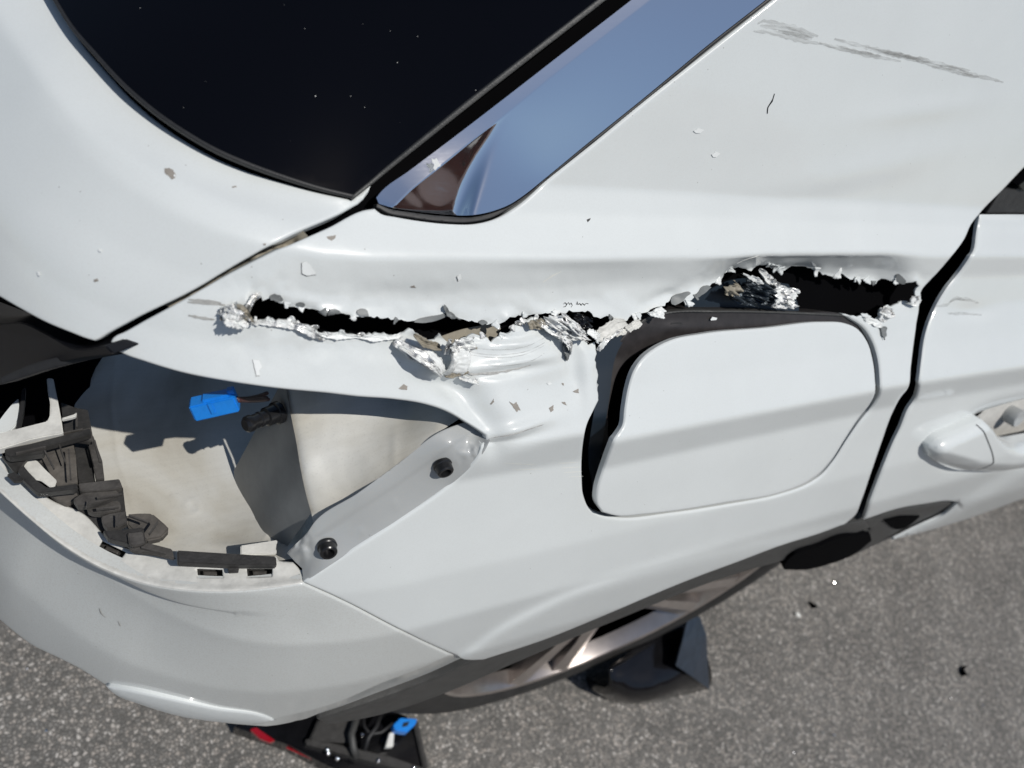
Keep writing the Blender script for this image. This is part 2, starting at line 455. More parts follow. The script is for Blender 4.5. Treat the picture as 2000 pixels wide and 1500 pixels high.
def panel(name, outer, mat, parent, holes=(), step=9.0, off=0.0, disp=None, edge_r=4.0, edge_d=None, skirt=0.012,
          torn=None, depth=None, feats=(), fo=(-6, -2.6, -0.9, 0.9, 2.6, 6), two_mats=None):
    """a sheet cut to a traced outline and laid on the car's skin (or on `depth`), rolled edge and returned flange.
    torn = function(uv) -> True where the edge is ripped metal (no rolled edge)"""
    loops = [list(outer)] + [list(h) for h in holes]
    bnd = np.vstack([np.array(l) for l in loops])
    mn, mx_ = bnd.min(0), bnd.max(0)
    gx = np.arange(mn[0], mx_[0], step); gy = np.arange(mn[1], mx_[1], step * 0.866)
    G = np.array([(x + (step / 2 if j % 2 else 0), y) for j, y in enumerate(gy) for x in gx])
    def ok(P):
        r = inside(P, loops[0])
        for h in loops[1:]: r &= ~inside(P, h)
        return r
    G = G[ok(G)]
    db = np.full(len(G), 1e9)
    for l in loops: db = np.minimum(db, dist_line(G, l, True))
    ringd = [edge_r * 0.28, edge_r * 0.65, edge_r * 1.05] if edge_r > 0 else []
    G = G[db > (max(ringd) if ringd else 0) + step * 0.45]
    ex = []
    for l in loops:
        A = np.array(l, float); t = np.roll(A, -1, 0) - np.roll(A, 1, 0); t /= (np.linalg.norm(t, axis=1, keepdims=True) + 1e-9)
        nn = np.stack([-t[:, 1], t[:, 0]], 1)
        for s in (1, -1):
            for rd in ringd:
                Q = A + nn * rd * s
                Q = Q[ok(Q)]
                if len(Q):
                    d = np.full(len(Q), 1e9)
                    for l2 in loops: d = np.minimum(d, dist_line(Q, l2, True))
                    ex.append(Q[d > rd * 0.9])
    for ln in feats:
        A = np.array(ln, float); t = np.gradient(A, axis=0); t /= (np.linalg.norm(t, axis=1, keepdims=True) + 1e-9)
        nn = np.stack([-t[:, 1], t[:, 0]], 1)
        for rd in fo:
            Q = A + nn * rd; Q = Q[ok(Q)]
            if len(Q):
                d = np.full(len(Q), 1e9)
                for l2 in loops: d = np.minimum(d, dist_line(Q, l2, True))
                ex.append(Q[d > edge_r * 1.3 + 1])
    if feats:
        k_ = np.ones(len(G), bool)
        for ln in feats: k_ &= dist_line(G, ln) > max(fo) + step * 0.4
        G = G[k_]
    allp = [bnd, G] + [e for e in ex if len(e)]
    V = np.vstack(allp)
    edges = []; k = 0
    for l in loops:
        n = len(l); edges += [(k + i, k + (i + 1) % n) for i in range(n)]; k += n
    res = delaunay_2d_cdt([Vector((float(x), float(y))) for x, y in V], edges, [], 0, 0.02)
    V2 = np.array([(v.x, v.y) for v in res[0]]); Fs = np.array([f for f in res[2] if len(f) == 3])
    cen = V2[Fs].mean(1)
    Fs = Fs[ok(cen)]
    ar = np.cross(V2[Fs[:, 1]] - V2[Fs[:, 0]], V2[Fs[:, 2]] - V2[Fs[:, 0]])
    Fs[ar > 0] = Fs[ar > 0][:, ::-1]
    used = np.unique(Fs); remap = -np.ones(len(V2), int); remap[used] = np.arange(len(used))
    V2 = V2[used]; Fs = remap[Fs]
    d = dirs(V2)
    if depth is not None:
        t = depth(V2)
        P = CAM + d * t[:, None]
        N = -d / np.linalg.norm(d, axis=1, keepdims=True)
    else:
        t = cast(V2, off(V2) if callable(off) else off)
        P = CAM + d * t[:, None]; N = normal(P)
    dd = np.full(len(V2), 1e9)
    for l in loops: dd = np.minimum(dd, dist_line(V2, l, True))
    dz = np.zeros(len(V2))
    tm = torn(V2) if torn is not None else np.zeros(len(V2), bool)
    if edge_r > 0:
        r = edge_r; e = np.clip(r - dd, 0, r)
        er = (edge_d if edge_d is not None else edge_r * 0.00030)
        dz -= np.where(tm, 0, er * (1 - np.sqrt(np.clip(1 - (e / r) ** 2, 0, 1))))
    if disp is not None: dz = dz + disp(V2, P, dd)
    P = P + N * dz[:, None]
    # boundary edges -> returned flange
    cnt = {}
    for f in Fs:
        for a, b in ((f[0], f[1]), (f[1], f[2]), (f[2], f[0])): cnt[(a, b)] = 1
    bed = [(a, b) for (a, b) in cnt if (b, a) not in cnt]
    verts = [tuple(p) for p in P]; faces = [tuple(int(i) for i in f) for f in Fs]; nf0 = len(faces)
    if skirt > 0:
        mp = {}
        def sv(i):
            if i not in mp:
                sk = 0.0013 if tm[i] else skirt
                mp[i] = (len(verts), len(verts) + 1)
                verts.append(tuple(P[i])); verts.append(tuple(P[i] - N[i] * sk))
            return mp[i]
        for a, b in bed:
            a0, a1 = sv(a); b0, b1 = sv(b)
            faces.append((b0, a0, a1, b1))
    me = bpy.data.meshes.new(name); me.from_pydata(verts, [], faces); me.update()
    o = link(name, me, parent, [mat])
    if two_mats:
        me.materials.append(MT[two_mats[0]]); fn = two_mats[1]
        c2 = V2[Fs].mean(1); msk = fn(c2)
        mi = np.zeros(len(me.polygons), int); mi[:nf0][msk] = 1
        me.polygons.foreach_set('material_index', mi.astype(np.int32))
    return o

def tps(ctrl):
    """thin-plate spline of 1/distance through (u, v, distance) points"""
    C = np.array(ctrl, float); uv = C[:, :2] / 300.0; w = 1 / C[:, 2]; n = len(C)
    def K(A, B):
        r2 = ((A[:, None] - B[None]) ** 2).sum(-1); return np.where(r2 > 0, r2 * np.log(r2 + 1e-12), 0)
    A = np.zeros((n + 3, n + 3)); A[:n, :n] = K(uv, uv) + np.eye(n) * 1e-4; A[:n, n] = 1; A[:n, n + 1:] = uv; A[n, :n] = 1; A[n + 1:, :n] = uv.T
    s = np.linalg.solve(A, np.concatenate([w, np.zeros(3)]))
    def f(P):
        q = np.asarray(P)[:, :2] / 300.0
        return 1 / (K(q, uv) @ s[:n] + s[n] + q @ s[n + 1:])
    return f

def depth_z(u, v, z):
    d = dirs(np.array([[u, v]]))[0]; return (z - CAM[2]) / d[2]

def slab(name, pts, mat, parent, off=0.0, thick=0.006, tilt=(0, 0), bevel=0.0006, seg=30, direction=None, z=None):
    """a solid piece: outline on a plane parallel to the local skin, given thickness inwards"""
    pts = [tuple(p) for p in pts]
    c = np.mean(np.array(pts), 0)
    if z is None:
        t = cast(np.array([c]))[0]; P0 = CAM + dirs(np.array([c]))[0] * t; N = normal(P0[None])[0]
        P0 = P0 + N * off
    else:
        P0 = on_z(c[0], c[1], z); N = np.array([0, 0, 1.0])
    if tilt != (0, 0):
        N = N + RIGHT * tilt[0] + UP * tilt[1]; N /= np.linalg.norm(N)
    top = []
    for p in pts:
        d = dirs(np.array([p]))[0]; s = ((P0 - CAM) @ N) / (d @ N); top.append(CAM + d * s)
    dr = -N if direction is None else np.array(direction)
    bm = bmesh.new()
    vt = [bm.verts.new(p) for p in top]; vb = [bm.verts.new(p + dr * thick) for p in top]
    n = len(top)
    a2 = sum(pts[i][0] * pts[(i + 1) % n][1] - pts[(i + 1) % n][0] * pts[i][1] for i in range(n))
    bm.faces.new(vt); bm.faces.new(vb[::-1])
    for i in range(n): bm.faces.new((vt[i], vb[i], vb[(i + 1) % n], vt[(i + 1) % n]))
    bmesh.ops.recalc_face_normals(bm, faces=bm.faces)
    if bevel: bmesh.ops.bevel(bm, geom=list(bm.edges), offset=bevel, segments=2, affect='EDGES', clamp_overlap=True)
    bmesh.ops.triangulate(bm, faces=[f for f in bm.faces if len(f.verts) > 4])
    me = bpy.data.meshes.new(name); bm.to_mesh(me); bm.free()
    return link(name, me, parent, [mat], smooth=False)

def skin_pt(u, v, off=0.0):
    P = CAM + dirs(np.array([[u, v]]))[0] * cast(np.array([[u, v]]))[0]
    return P + normal(P[None])[0] * off, normal(P[None])[0]

def tube(name, pts, r, mat, parent, sides=8, taper=None):
    P = [Vector(p) for p in pts]; verts = []; faces = []
    for i, p in enumerate(P):
        t = (P[min(i + 1, len(P) - 1)] - P[max(i - 1, 0)]).normalized()
        a = t.orthogonal().normalized() if i == 0 else (a - t * a.dot(t)).normalized()
        b = t.cross(a); rr = r if taper is None else r * taper[i]
        for k in range(sides):
            an = 2 * math.pi * k / sides; verts.append(p + (a * math.cos(an) + b * math.sin(an)) * rr)
    for i in range(len(P) - 1):
        for k in range(sides):
            faces.append((i*sides+k, i*sides+(k+1) % sides, (i+1)*sides+(k+1) % sides, (i+1)*sides+k))
    faces.append(tuple(range(sides))[::-1]); faces.append(tuple(range((len(P)-1)*sides, len(P)*sides)))
    me = bpy.data.meshes.new(name); me.from_pydata([tuple(v) for v in verts], [], faces); me.update()
    return link(name, me, parent, [mat])

def lathe(name, base, axis, prof, mat, parent, sides=32, sharp=True):
    """prof: (radius, height) pairs along axis from base"""
    ax = Vector(axis).normalized(); a = ax.orthogonal().normalized(); b = ax.cross(a); base = Vector(base)
    verts = []; faces = []
    for r, h in prof:
        for k in range(sides):
            an = 2*math.pi*k/sides; verts.append(tuple(base + ax*h + (a*math.cos(an) + b*math.sin(an))*r))
    for i in range(len(prof) - 1):
        for k in range(sides):
            faces.append((i*sides+k, i*sides+(k+1) % sides, (i+1)*sides+(k+1) % sides, (i+1)*sides+k))
    faces.append(tuple(range(sides))[::-1]); faces.append(tuple(range((len(prof)-1)*sides, len(prof)*sides)))
    me = bpy.data.meshes.new(name); me.from_pydata(verts, [], faces); me.update()
    o = link(name, me, parent, [mat])
    md = o.modifiers.new('split', 'EDGE_SPLIT'); md.split_angle = math.radians(35)
    return o

# ================================================================== SETTING
me = bpy.data.meshes.new('ground')
me.from_pydata([(-60, -60, 0), (60, -60, 0), (60, 60, 0), (-60, 60, 0)], [], [(0, 1, 2, 3)])
ground = link('ground', me, None, ['asphalt'], smooth=False)
ground.location = (0, 0, GROUND)
tag(ground, 'grey asphalt with pale aggregate under and around the car', kind='structure')

# made-up brick house out of view, added only to give the trim a warm reflection
house = tag(empty('added_brick_house', (12, -26, GROUND)), 'added red brick house out of view, put in to give the trim a warm reflection', 'house')
def hbox(name, c, size, mat, par=house):
    bm = bmesh.new(); bmesh.ops.create_cube(bm, size=1, matrix=Matrix.Translation(c) @ Matrix.Diagonal((*size, 1)))
    me = bpy.data.meshes.new(name); bm.to_mesh(me); bm.free(); return link(name, me, par, [mat], smooth=False)
MT['brick'] = simple('red_brick', (0.22, 0.085, 0.06), 0.8, nscale=3, ncon=0.25)
MT['tile'] = simple('roof_tile', (0.10, 0.05, 0.04), 0.8, nscale=3)
MT['pane'] = simple('window_pane', (0.02, 0.025, 0.03), 0.1)
hbox('wall', (0, 0, 2.1), (34, 6, 4.4), 'brick')
bm = bmesh.new()
vv = [bm.verts.new(p) for p in ((-17.5, 3.4, 4.2), (17.5, 3.4, 4.2), (17.5, -3.4, 4.2), (-17.5, -3.4, 4.2), (-17.5, 0, 6.6), (17.5, 0, 6.6))]
for f in ((0, 1, 5, 4), (2, 3, 4, 5), (3, 0, 4), (1, 2, 5), (0, 3, 2, 1)): bm.faces.new([vv[i] for i in f])
bmesh.ops.recalc_face_normals(bm, faces=bm.faces)
me = bpy.data.meshes.new('roof'); bm.to_mesh(me); bm.free(); link('roof', me, house, ['tile'], smooth=False)
for hx in (-14.0, -10.0, -6.0, -2.0, 2.0, 6.0, 10.0, 14.0): hbox('window', (hx, 3.02, 2.0), (1.4, 0.06, 1.3), 'pane')

# ================================================================== CAR
car = tag(empty('damaged_car', (0, 0, 0)), 'white car with torn rear quarter panel and missing tail lamp', 'car')

def gauss(V, cx, cy, rx, ry, ang=0):
    a = math.radians(ang); dx = V[:, 0] - cx; dy = V[:, 1] - cy
    u = dx * math.cos(a) + dy * math.sin(a); v = -dx * math.sin(a) + dy * math.cos(a)
    return np.exp(-(u / rx) ** 2 - (v / ry) ** 2)

# ---- outlines of the quarter panel
q_top = [(213, 672), (217, 663), (245, 647), (332, 600), (368, 580), (392, 566), (568, 476), (640, 444), (716, 409), (733, 407)]
q_seal = [(733, 407), (745, 416), (772, 422), (820, 430), (880, 436), (924, 436), (952, 431), (980, 421), (1010, 404), (1060, 362), (1164, 279), (1264, 197), (1400, 90), (1510, 3), (1570, -45), (1790, -230)]
q_right = [(2100, 235), (2000, 330), (1960, 372), (1915, 418), (1898, 440), (1886, 466), (1868, 492), (1844, 522), (1817, 553), (1805, 568), (1797, 600), (1790, 645), (1781, 720), (1776, 758), (1760, 779), (1747, 803), (1723, 867), (1701, 931), (1685, 977), (1671, 1009), (1648, 1025)]
q_arch = [(1648, 1025), (1600, 1041), (1525, 1062), (1437, 1094), (1350, 1126), (1262, 1162), (1175, 1199), (1060, 1245), (943, 1283)]
seam = [(943, 1283), (918, 1284), (892, 1281), (860, 1268), (780, 1230), (675, 1176), (630, 1155), (592, 1139)]
q_flange = [(592, 1139), (690, 1074), (777, 1019), (876, 950), (924, 907), (947, 880), (957, 860), (953, 851)]
q_cav = [(953, 851), (945, 845), (910, 823), (875, 804), (833, 790), (770, 780), (700, 775), (640, 768), (560, 761), (455, 747), (350, 727), (280, 706), (240, 692), (222, 682), (213, 672)]
Q = smooth_line(q_top) + smooth_line(q_seal)[1:] + [(2100, -230)] + smooth_line(q_right) + smooth_line(q_arch)[1:] + smooth_line(seam)[1:] + smooth_line(q_flange)[1:] + smooth_line(q_cav)[1:-1]

tear_up = [(480, 607), (484, 592), (488, 579), (500, 573), (509, 578), (513, 588), (525, 583), (546, 586), (560, 593), (566, 601), (574, 600), (595, 603), (616, 605), (634, 607), (647, 609), (668, 610), (683, 614), (686, 622), (700, 617), (717, 616), (740, 620), (757, 619), (763, 624), (785, 625), (801, 628), (818, 628), (833, 625), (851, 621), (868, 618), (876, 612), (885, 621), (901, 624), (917, 629), (945, 632), (960, 632), (975, 632), (984, 627), (988, 622), (1000, 619), (1015, 617), (1050, 615), (1095, 611), (1120, 610), (1150, 608), (1162, 620), (1176, 624), (1190, 619), (1198, 623), (1215, 626), (1221, 630), (1233, 622), (1252, 617), (1272, 613), (1285, 606), (1300, 602), (1322, 592), (1342, 582), (1347, 600), (1358, 590), (1370, 580), (1385, 571), (1402, 565), (1430, 553), (1463, 537), (1478, 541), (1490, 546), (1502, 538), (1520, 536), (1535, 538), (1550, 546), (1562, 547), (1572, 538), (1585, 541), (1600, 541), (1610, 544), (1628, 546), (1649, 551), (1670, 549), (1685, 552), (1700, 556), (1722, 556), (1739, 564), (1748, 553), (1775, 556), (1790, 549), (1797, 559), (1791, 570), (1793, 586)]
tear_low2 = [(1793, 586), (1781, 592), (1768, 590), (1760, 595), (1745, 600), (1724, 607), (1716, 618), (1704, 624), (1685, 617), (1667, 616), (1650, 614), (1662, 622)]
flap_r = [(1662, 622), (1685, 637), (1703, 661), (1715, 692), (1721, 735), (1721, 762), (1717, 775), (1707, 792), (1680, 826), (1653, 865), (1627, 905), (1605, 930), (1577, 948), (1525, 967), (1420, 987), (1315, 1003), (1203, 1012), (1175, 1007), (1152, 993), (1142, 972), (1138, 935), (1138, 895), (1142, 857), (1149, 825), (1160, 800), (1170, 782)]
tear_left = [(1170, 782), (1168, 742), (1163, 697), (1161, 668), (1148, 674), (1140, 660), (1132, 648), (1118, 652), (1104, 640), (1092, 634), (1078, 640), (1062, 628), (1048, 622), (1033, 627), (1018, 629), (1008, 635), (1000, 639), (993, 648), (980, 654), (968, 660), (956, 668), (951, 659), (943, 656), (925, 652), (917, 655), (905, 668), (880, 672), (865, 660), (857, 650), (850, 664), (838, 664), (820, 655), (800, 642), (790, 650), (770, 655), (745, 652), (717, 652), (690, 652), (665, 652), (640, 653), (623, 650), (612, 640), (602, 634), (585, 632), (567, 627), (540, 627), (507, 625), (493, 626), (480, 607)]
hole = jag_line(tear_up, 3.4, 5.2, 3) + jag_line(tear_low2, 2.6, 4.6, 5)[1:] + smooth_line(flap_r)[1:] + jag_line(tear_left, 3.2, 5.0, 9)[1:-1]
TU = np.array(tear_up, float); TL = np.array(tear_left[3:], float); TL2 = np.array(tear_low2, float)

def q_torn(V):
    return (dist_line(V, TU) < 7) | (dist_line(V, TL) < 7) | (dist_line(V, TL2[:-2]) < 7)

CRUMP = [np.array(a, float) for a in ([(430, 606), (480, 612)], [(770, 660), (905, 735)], [(1045, 630), (1110, 690)])]
FLARE = smooth_line([(880, 1290), (905, 1275), (980, 1222), (1060, 1180), (1120, 1153), (1200, 1127), (1310, 1095), (1437, 1068), (1560, 1040), (1640, 1022)])
def q_disp(V, P, dd):
    x, y = V[:, 0], V[:, 1]
    z = np.zeros(len(V))
    # crushed band under the shoulder towards the door
    yt = np.interp(x, [1250, 1463, 1800], [600, 540, 556])
    yc = np.interp(x, [1250, 1500, 1860], [520, 494, 487])
    f = np.clip((y - yc) / np.maximum(yt - yc, 10), 0, 1)
    m = blur_step(x - 1420, 80) * (1 - blur_step(x - 1770, 26)) * (y < 640) * blur_step(650 - y, 20)
    z -= 0.017 * m * np.where(y <= yt + 5, f, 1 - blur_step(y - yt - 30, 12)) * (y < yt + 60)
    # long soft hollow between shoulder and tear
    z -= 0.0045 * gauss(V, 1230, 575, 170, 55, -6)
    z -= 0.0020 * gauss(V, 860, 590, 160, 35, 4)
    z += 0.0016 * gauss(V, 1130, 505, 160, 16, 0)
    # buckles round the torn knot and towards the lamp corner
    z -= 0.0070 * gauss(V, 880, 756, 46, 20, 16)
    z += 0.0030 * gauss(V, 840, 720, 40, 22, 20)
    z -= 0.0058 * gauss(V, 925, 798, 24, 58, -42)
    z += 0.0035 * gauss(V, 985, 790, 40, 60, -25)
    z += 0.0052 * gauss(V, 1040, 690, 85, 50, -8)
    z -= 0.0030 * gauss(V, 1118, 705, 16, 55, -6)
    z += 0.0030 * gauss(V, 1145, 735, 16, 70, -6)
    z += 0.0040 * gauss(V, 1005, 838, 62, 12, -18)
    z -= 0.0032 * gauss(V, 1010, 862, 70, 13, -16)
    z -= 0.004 * gauss(V, 962, 868, 22, 26, 0)
    # pulled-in metal over the filler neck
    z -= 0.0035 * gauss(V, 1300, 590, 60, 14, -25)
    # pillar ripples
    z += 0.0011 * gauss(V, 1700, 330, 150, 30, -14) - 0.0010 * gauss(V, 1520, 400, 160, 26, -8) + 0.0009 * gauss(V, 1800, 215, 120, 22, -8)
    z -= 0.0012 * gauss(V, 1640, 590, 60, 30, 0)
    # wheel arch flare
    b, bi, sg = dist_line(V, FLARE, want_t=True)
    s = np.where(sg > 0, b, -b)
    ar = blur_step(y - 1000, 20)
    z += 0.0034 * blur_step(s, np.interp(x, [880, 1150, 1400], [3.5, 5, 12])) * ar * np.clip((y - 1000) / 60, 0, 1)
    # slightly wavy skin and curled rip edges
    near = np.minimum(np.minimum(dist_line(V, TU), dist_line(V, TL)), dist_line(V, TL2))
    z += 0.0012 * np.exp(-near / 45) * fbm(x / 42, y / 42, 3)
    up = dist_line(V, TU)
    z += np.exp(-(up / 10) ** 2) * 0.0018 * (0.25 + fbm(x / 38, y / 60, 2))
    lo = np.minimum(dist_line(V, TL), dist_line(V, TL2))
    z += np.exp(-(lo / 8) ** 2) * 0.0016 * (fbm(x / 22 + 9, y / 24, 3) - 0.2)
    z += np.exp(-(dist_line(V, [(915, 672), (1060, 640)]) / 30) ** 2) * 0.0012 * fbm(x / 70, y / 12, 3)
    z += 0.0030 * gauss(V, 985, 708, 70, 7, -10) - 0.0028 * gauss(V, 985, 726, 75, 8, -10) + 0.0022 * gauss(V, 1010, 668, 60, 7, -14)
    return z

quarter = panel('quarter_panel', Q, 'paint', car, holes=[hole], step=6.5, disp=q_disp, feats=[FLARE], torn=q_torn, edge_r=5, skirt=0.004)
tag(quarter, 'white quarter panel ripped open along its length')

# ---- tailgate
tg_glass = [(40, -110), (70, -55), (100, 0), (132, 52), (180, 108), (240, 172), (296, 220), (360, 264), (420, 298), (480, 324), (560, 353), (624, 373), (690, 389)]
TG = smooth_line([(40, -230), (40, -110)]) + smooth_line(tg_glass)[1:] + [(700, 381), (715, 371), (731, 361), (725, 376), (716, 388), (704, 398)] + \
    smooth_line([(704, 398), (640, 426), (580, 453), (480, 507), (368, 572), (270, 620), (205, 655), (193, 663), (184, 667)])[1:] + \
    smooth_line([(184, 667), (172, 664), (140, 652), (87, 630), (35, 602), (-20, 570), (-120, 515), (-260, 440)])[1:] + [(-260, -230)]
STRIP = smooth_line([(-160, -240), (-60, -70), (0, 40), (60, 122), (100, 175), (160, 243), (240, 302), (320, 348), (400, 386), (480, 414), (560, 436), (640, 450)])
def tg_disp(V, P, dd):
    b, bi, sg = dist_line(V, STRIP, want_t=True)
    s = np.where(sg < 0, b, -b)           # positive towards the glass
    r = np.where(s > -14, ((s + 14) ** 2) / 56, 0); r = np.where(s > 14, s, r)
    far = np.clip((V[:, 0] - 480) / 200, 0, 1)
    return -0.00010 * r * (1 - 0.6 * far) + 0.0003 * fbm(V[:, 0] / 220, V[:, 1] / 220, 2)
tailgate = panel('tailgate', TG, 'paint', car, step=8, disp=tg_disp, edge_r=5, skirt=0.004)

glass_o = smooth_line([(30, -230), (40, -110)]) + smooth_line([(p[0] + 3, p[1] - 7) for p in tg_glass])[1:-1] + [(691, 381)] + smooth_line([(698, 378), (956, 172), (1195, -14), (1460, -230)])
gpts = [(60, -200), (100, 0), (240, 172), (420, 298), (560, 353), (690, 386), (830, 272), (956, 172), (1184, -14), (1440, -220)]
glf = tps([(a, b, float(cast(np.array([(a, b)]))[0]) + 0.002) for a, b in gpts])
panel('rear_window', glass_o, 'glass', car, step=16, depth=glf, edge_r=3, skirt=0.004)
seal1 = smooth_line(tg_glass)
sealb = [(p[0] + 5.5, p[1] - 9) for p in seal1]
panel('window_seal', [(p[0] + 1.0, p[1] - 1.5) for p in seal1] + sealb[::-1], 'seal', car, step=5, off=-0.0006, edge_r=3, skirt=0.003)
rs = [(690, 390), (956, 178), (1195, -8), (1470, -230)]
panel('window_seal', smooth_line(rs) + smooth_line([(1458, -236), (1184, -14), (946, 172), (684, 385)]), 'cladding', car, step=5, off=-0.0006, edge_r=3, skirt=0.003)

# ---- bright metal trim
TR = smooth_line([(735, 386), (744, 375), (800, 333), (860, 288), (988, 190), (1100, 103), (1228, 4), (1500, -215)]) + \
    smooth_line([(1770, -230), (1500, -4), (1380, 90), (1264, 186), (1140, 286), (1060, 352), (1025, 380), (996, 399), (960, 413), (924, 420), (860, 418), (800, 411), (760, 404), (740, 398), (735, 386)])[:-1]
TCR = [(768, 404), (800, 372), (860, 324), (980, 230), (1072, 154), (1268, 2), (1500, -180)]
TFOLD = [(1020, 190), (985, 250), (960, 320), (942, 375), (925, 430)]  # tip tilted from this line so it mirrors the added house
def tr_disp(V, P, dd):
    b, bi, sg = dist_line(V, TCR, want_t=True)
    s = np.where(sg < 0, b, -b)      # positive on the glass side
    f, bi, fg = dist_line(V, TFOLD, want_t=True); f = np.where(fg > 0, f, 0)
    return np.where(s > 0, -0.00005 * s, 0) - 0.000118 * np.maximum(-s, 0) * np.clip(f / 45, 0, 1) ** 2 * (3 - 2 * np.clip(f / 45, 0, 1))
tpts = [(744, 380), (860, 288), (988, 190), (1228, 4), (1500, -215), (1560, -260), (1770, -230), (1500, -4), (1264, 186), (1060, 352), (960, 413), (860, 418)]
trf = tps([(a, b, float(cast(np.array([(a, b)]))[0]) + (0.0035 if i < 6 else -0.0022)) for i, (a, b) in enumerate(tpts)])
panel('side_trim', TR, 'chrome', car, step=6, depth=trf, disp=tr_disp, edge_r=0, skirt=0.004, feats=[smooth_line(TCR)])
def offs(line, d):
    A = np.array(line, float); t = np.gradient(A, axis=0); t /= np.linalg.norm(t, axis=1, keepdims=True) + 1e-9
    return [tuple(a) for a in A + np.stack([-t[:, 1], t[:, 0]], 1) * d]
edge_l = smooth_line([(738, 398), (760, 407), (800, 414), (860, 421), (924, 423), (962, 415), (998, 401), (1028, 381), (1062, 353), (1142, 287), (1266, 187), (1382, 91), (1502, -3), (1772, -230)])
seal_l = smooth_line([(736, 404), (755, 415), (800, 424), (860, 432), (924, 433), (958, 426), (990, 411), (1030, 384), (1064, 357), (1146, 291), (1268, 193), (1386, 96), (1508, 0), (1780, -226)])
panel('trim_seal', edge_l + seal_l[::-1], 'seal', car, step=4, off=-0.0015, edge_r=2, skirt=0.006)

# ---- near-black sheet added so the gaps and tear read as deep shade
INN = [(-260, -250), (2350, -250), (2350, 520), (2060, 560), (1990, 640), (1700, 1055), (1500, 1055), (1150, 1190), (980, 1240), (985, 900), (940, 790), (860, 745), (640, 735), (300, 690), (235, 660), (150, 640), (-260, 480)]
panel('inner_dark_sheet', smooth_line(INN, True, 20), 'black', car, step=22, off=-0.034, edge_r=0, skirt=0)
panel('gap_flange', smooth_line([(322, 597), (368, 566), (470, 512), (560, 462), (590, 452), (600, 462), (575, 480), (560, 490), (490, 526), (400, 575), (340, 606)], True, 8), 'primer', car, step=6, off=-0.010, edge_r=0, skirt=0,
      disp=lambda V, P, dd: 0.004 * fbm(V[:, 0] / 30, V[:, 1] / 30, 3))

# ---- inside the tear: sheet seen through the holes
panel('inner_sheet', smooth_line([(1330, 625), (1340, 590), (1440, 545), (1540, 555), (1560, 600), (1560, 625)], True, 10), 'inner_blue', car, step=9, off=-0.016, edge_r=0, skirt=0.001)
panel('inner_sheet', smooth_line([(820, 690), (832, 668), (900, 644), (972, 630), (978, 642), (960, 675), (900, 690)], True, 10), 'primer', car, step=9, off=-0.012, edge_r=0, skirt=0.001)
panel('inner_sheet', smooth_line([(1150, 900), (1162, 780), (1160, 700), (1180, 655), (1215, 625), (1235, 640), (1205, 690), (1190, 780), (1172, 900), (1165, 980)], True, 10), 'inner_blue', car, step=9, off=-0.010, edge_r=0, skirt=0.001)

# ---- fuel filler pocket
hs = smooth_line([(1180, 900), (1186, 800), (1194, 720), (1208, 680), (1232, 645), (1262, 622), (1300, 611), (1400, 607), (1560, 610), (1650, 614), (1690, 632), (1716, 680), (1728, 760), (1700, 800)], False, 8)
hi_ = smooth_line([(1500, 700), (1420, 670), (1340, 672), (1262, 690), (1225, 722), (1205, 780), (1195, 900)], False, 8)
panel('filler_housing', hs + hi_, 'housing', car, step=7, off=-0.006, edge_r=4, skirt=0.03,
      disp=lambda V, P, dd: -0.006 * np.clip((V[:, 1] - 640) / 60, 0, 1) + 0.0012 * gauss(V, 1320, 638, 17, 7, 0))
panel('filler_ridge', smooth_line([(1232, 645), (1262, 622), (1300, 611), (1400, 607), (1560, 610), (1650, 614)], False, 8) + smooth_line([(1652, 618), (1560, 614), (1400, 611), (1302, 615), (1266, 626), (1238, 647)], False, 8), 'cladding', car, step=4, off=-0.004, edge_r=1.5, skirt=0.004)
panel('flake_or_light_mark', [(1388, 624), (1392, 619), (1401, 621), (1399, 625), (1389, 626)], 'flake', car, step=3, off=-0.0035, edge_r=0, skirt=0.0005)
slab('slot_block', smooth_line([(1307, 636), (1311, 629), (1330, 628), (1336, 633), (1332, 641), (1312, 643)], True, 4), 'bracket_dark', car, off=-0.004, thick=0.002)

# ---- fuel flap, standing slightly proud
FL = smooth_line([(1500, 640), (1375, 652), (1312, 665), (1282, 680), (1257, 700), (1240, 725), (1230, 755), (1222, 800), (1218, 831), (1203, 855), (1190, 885), (1176, 925), (1166, 962), (1166, 985), (1177, 1002), (1203, 1009), (1260, 1006), (1315, 1000), (1420, 983), (1525, 964), (1575, 944), (1603, 924), (1625, 899), (1652, 857), (1679, 817), (1703, 786), (1711, 768), (1711, 740), (1706, 700), (1695, 666), (1675, 641), (1650, 631), (1610, 629)], True)
flap = panel('fuel_flap', FL, 'paint', car, step=6.5, off=lambda V: 0.0015 + 0.008 * np.clip((1710 - V[:, 0]) / 550, 0, 1), edge_r=5, skirt=0.004,
             disp=lambda V, P, dd: 0.0008 * gauss(V, 1450, 900, 260, 60, -8))

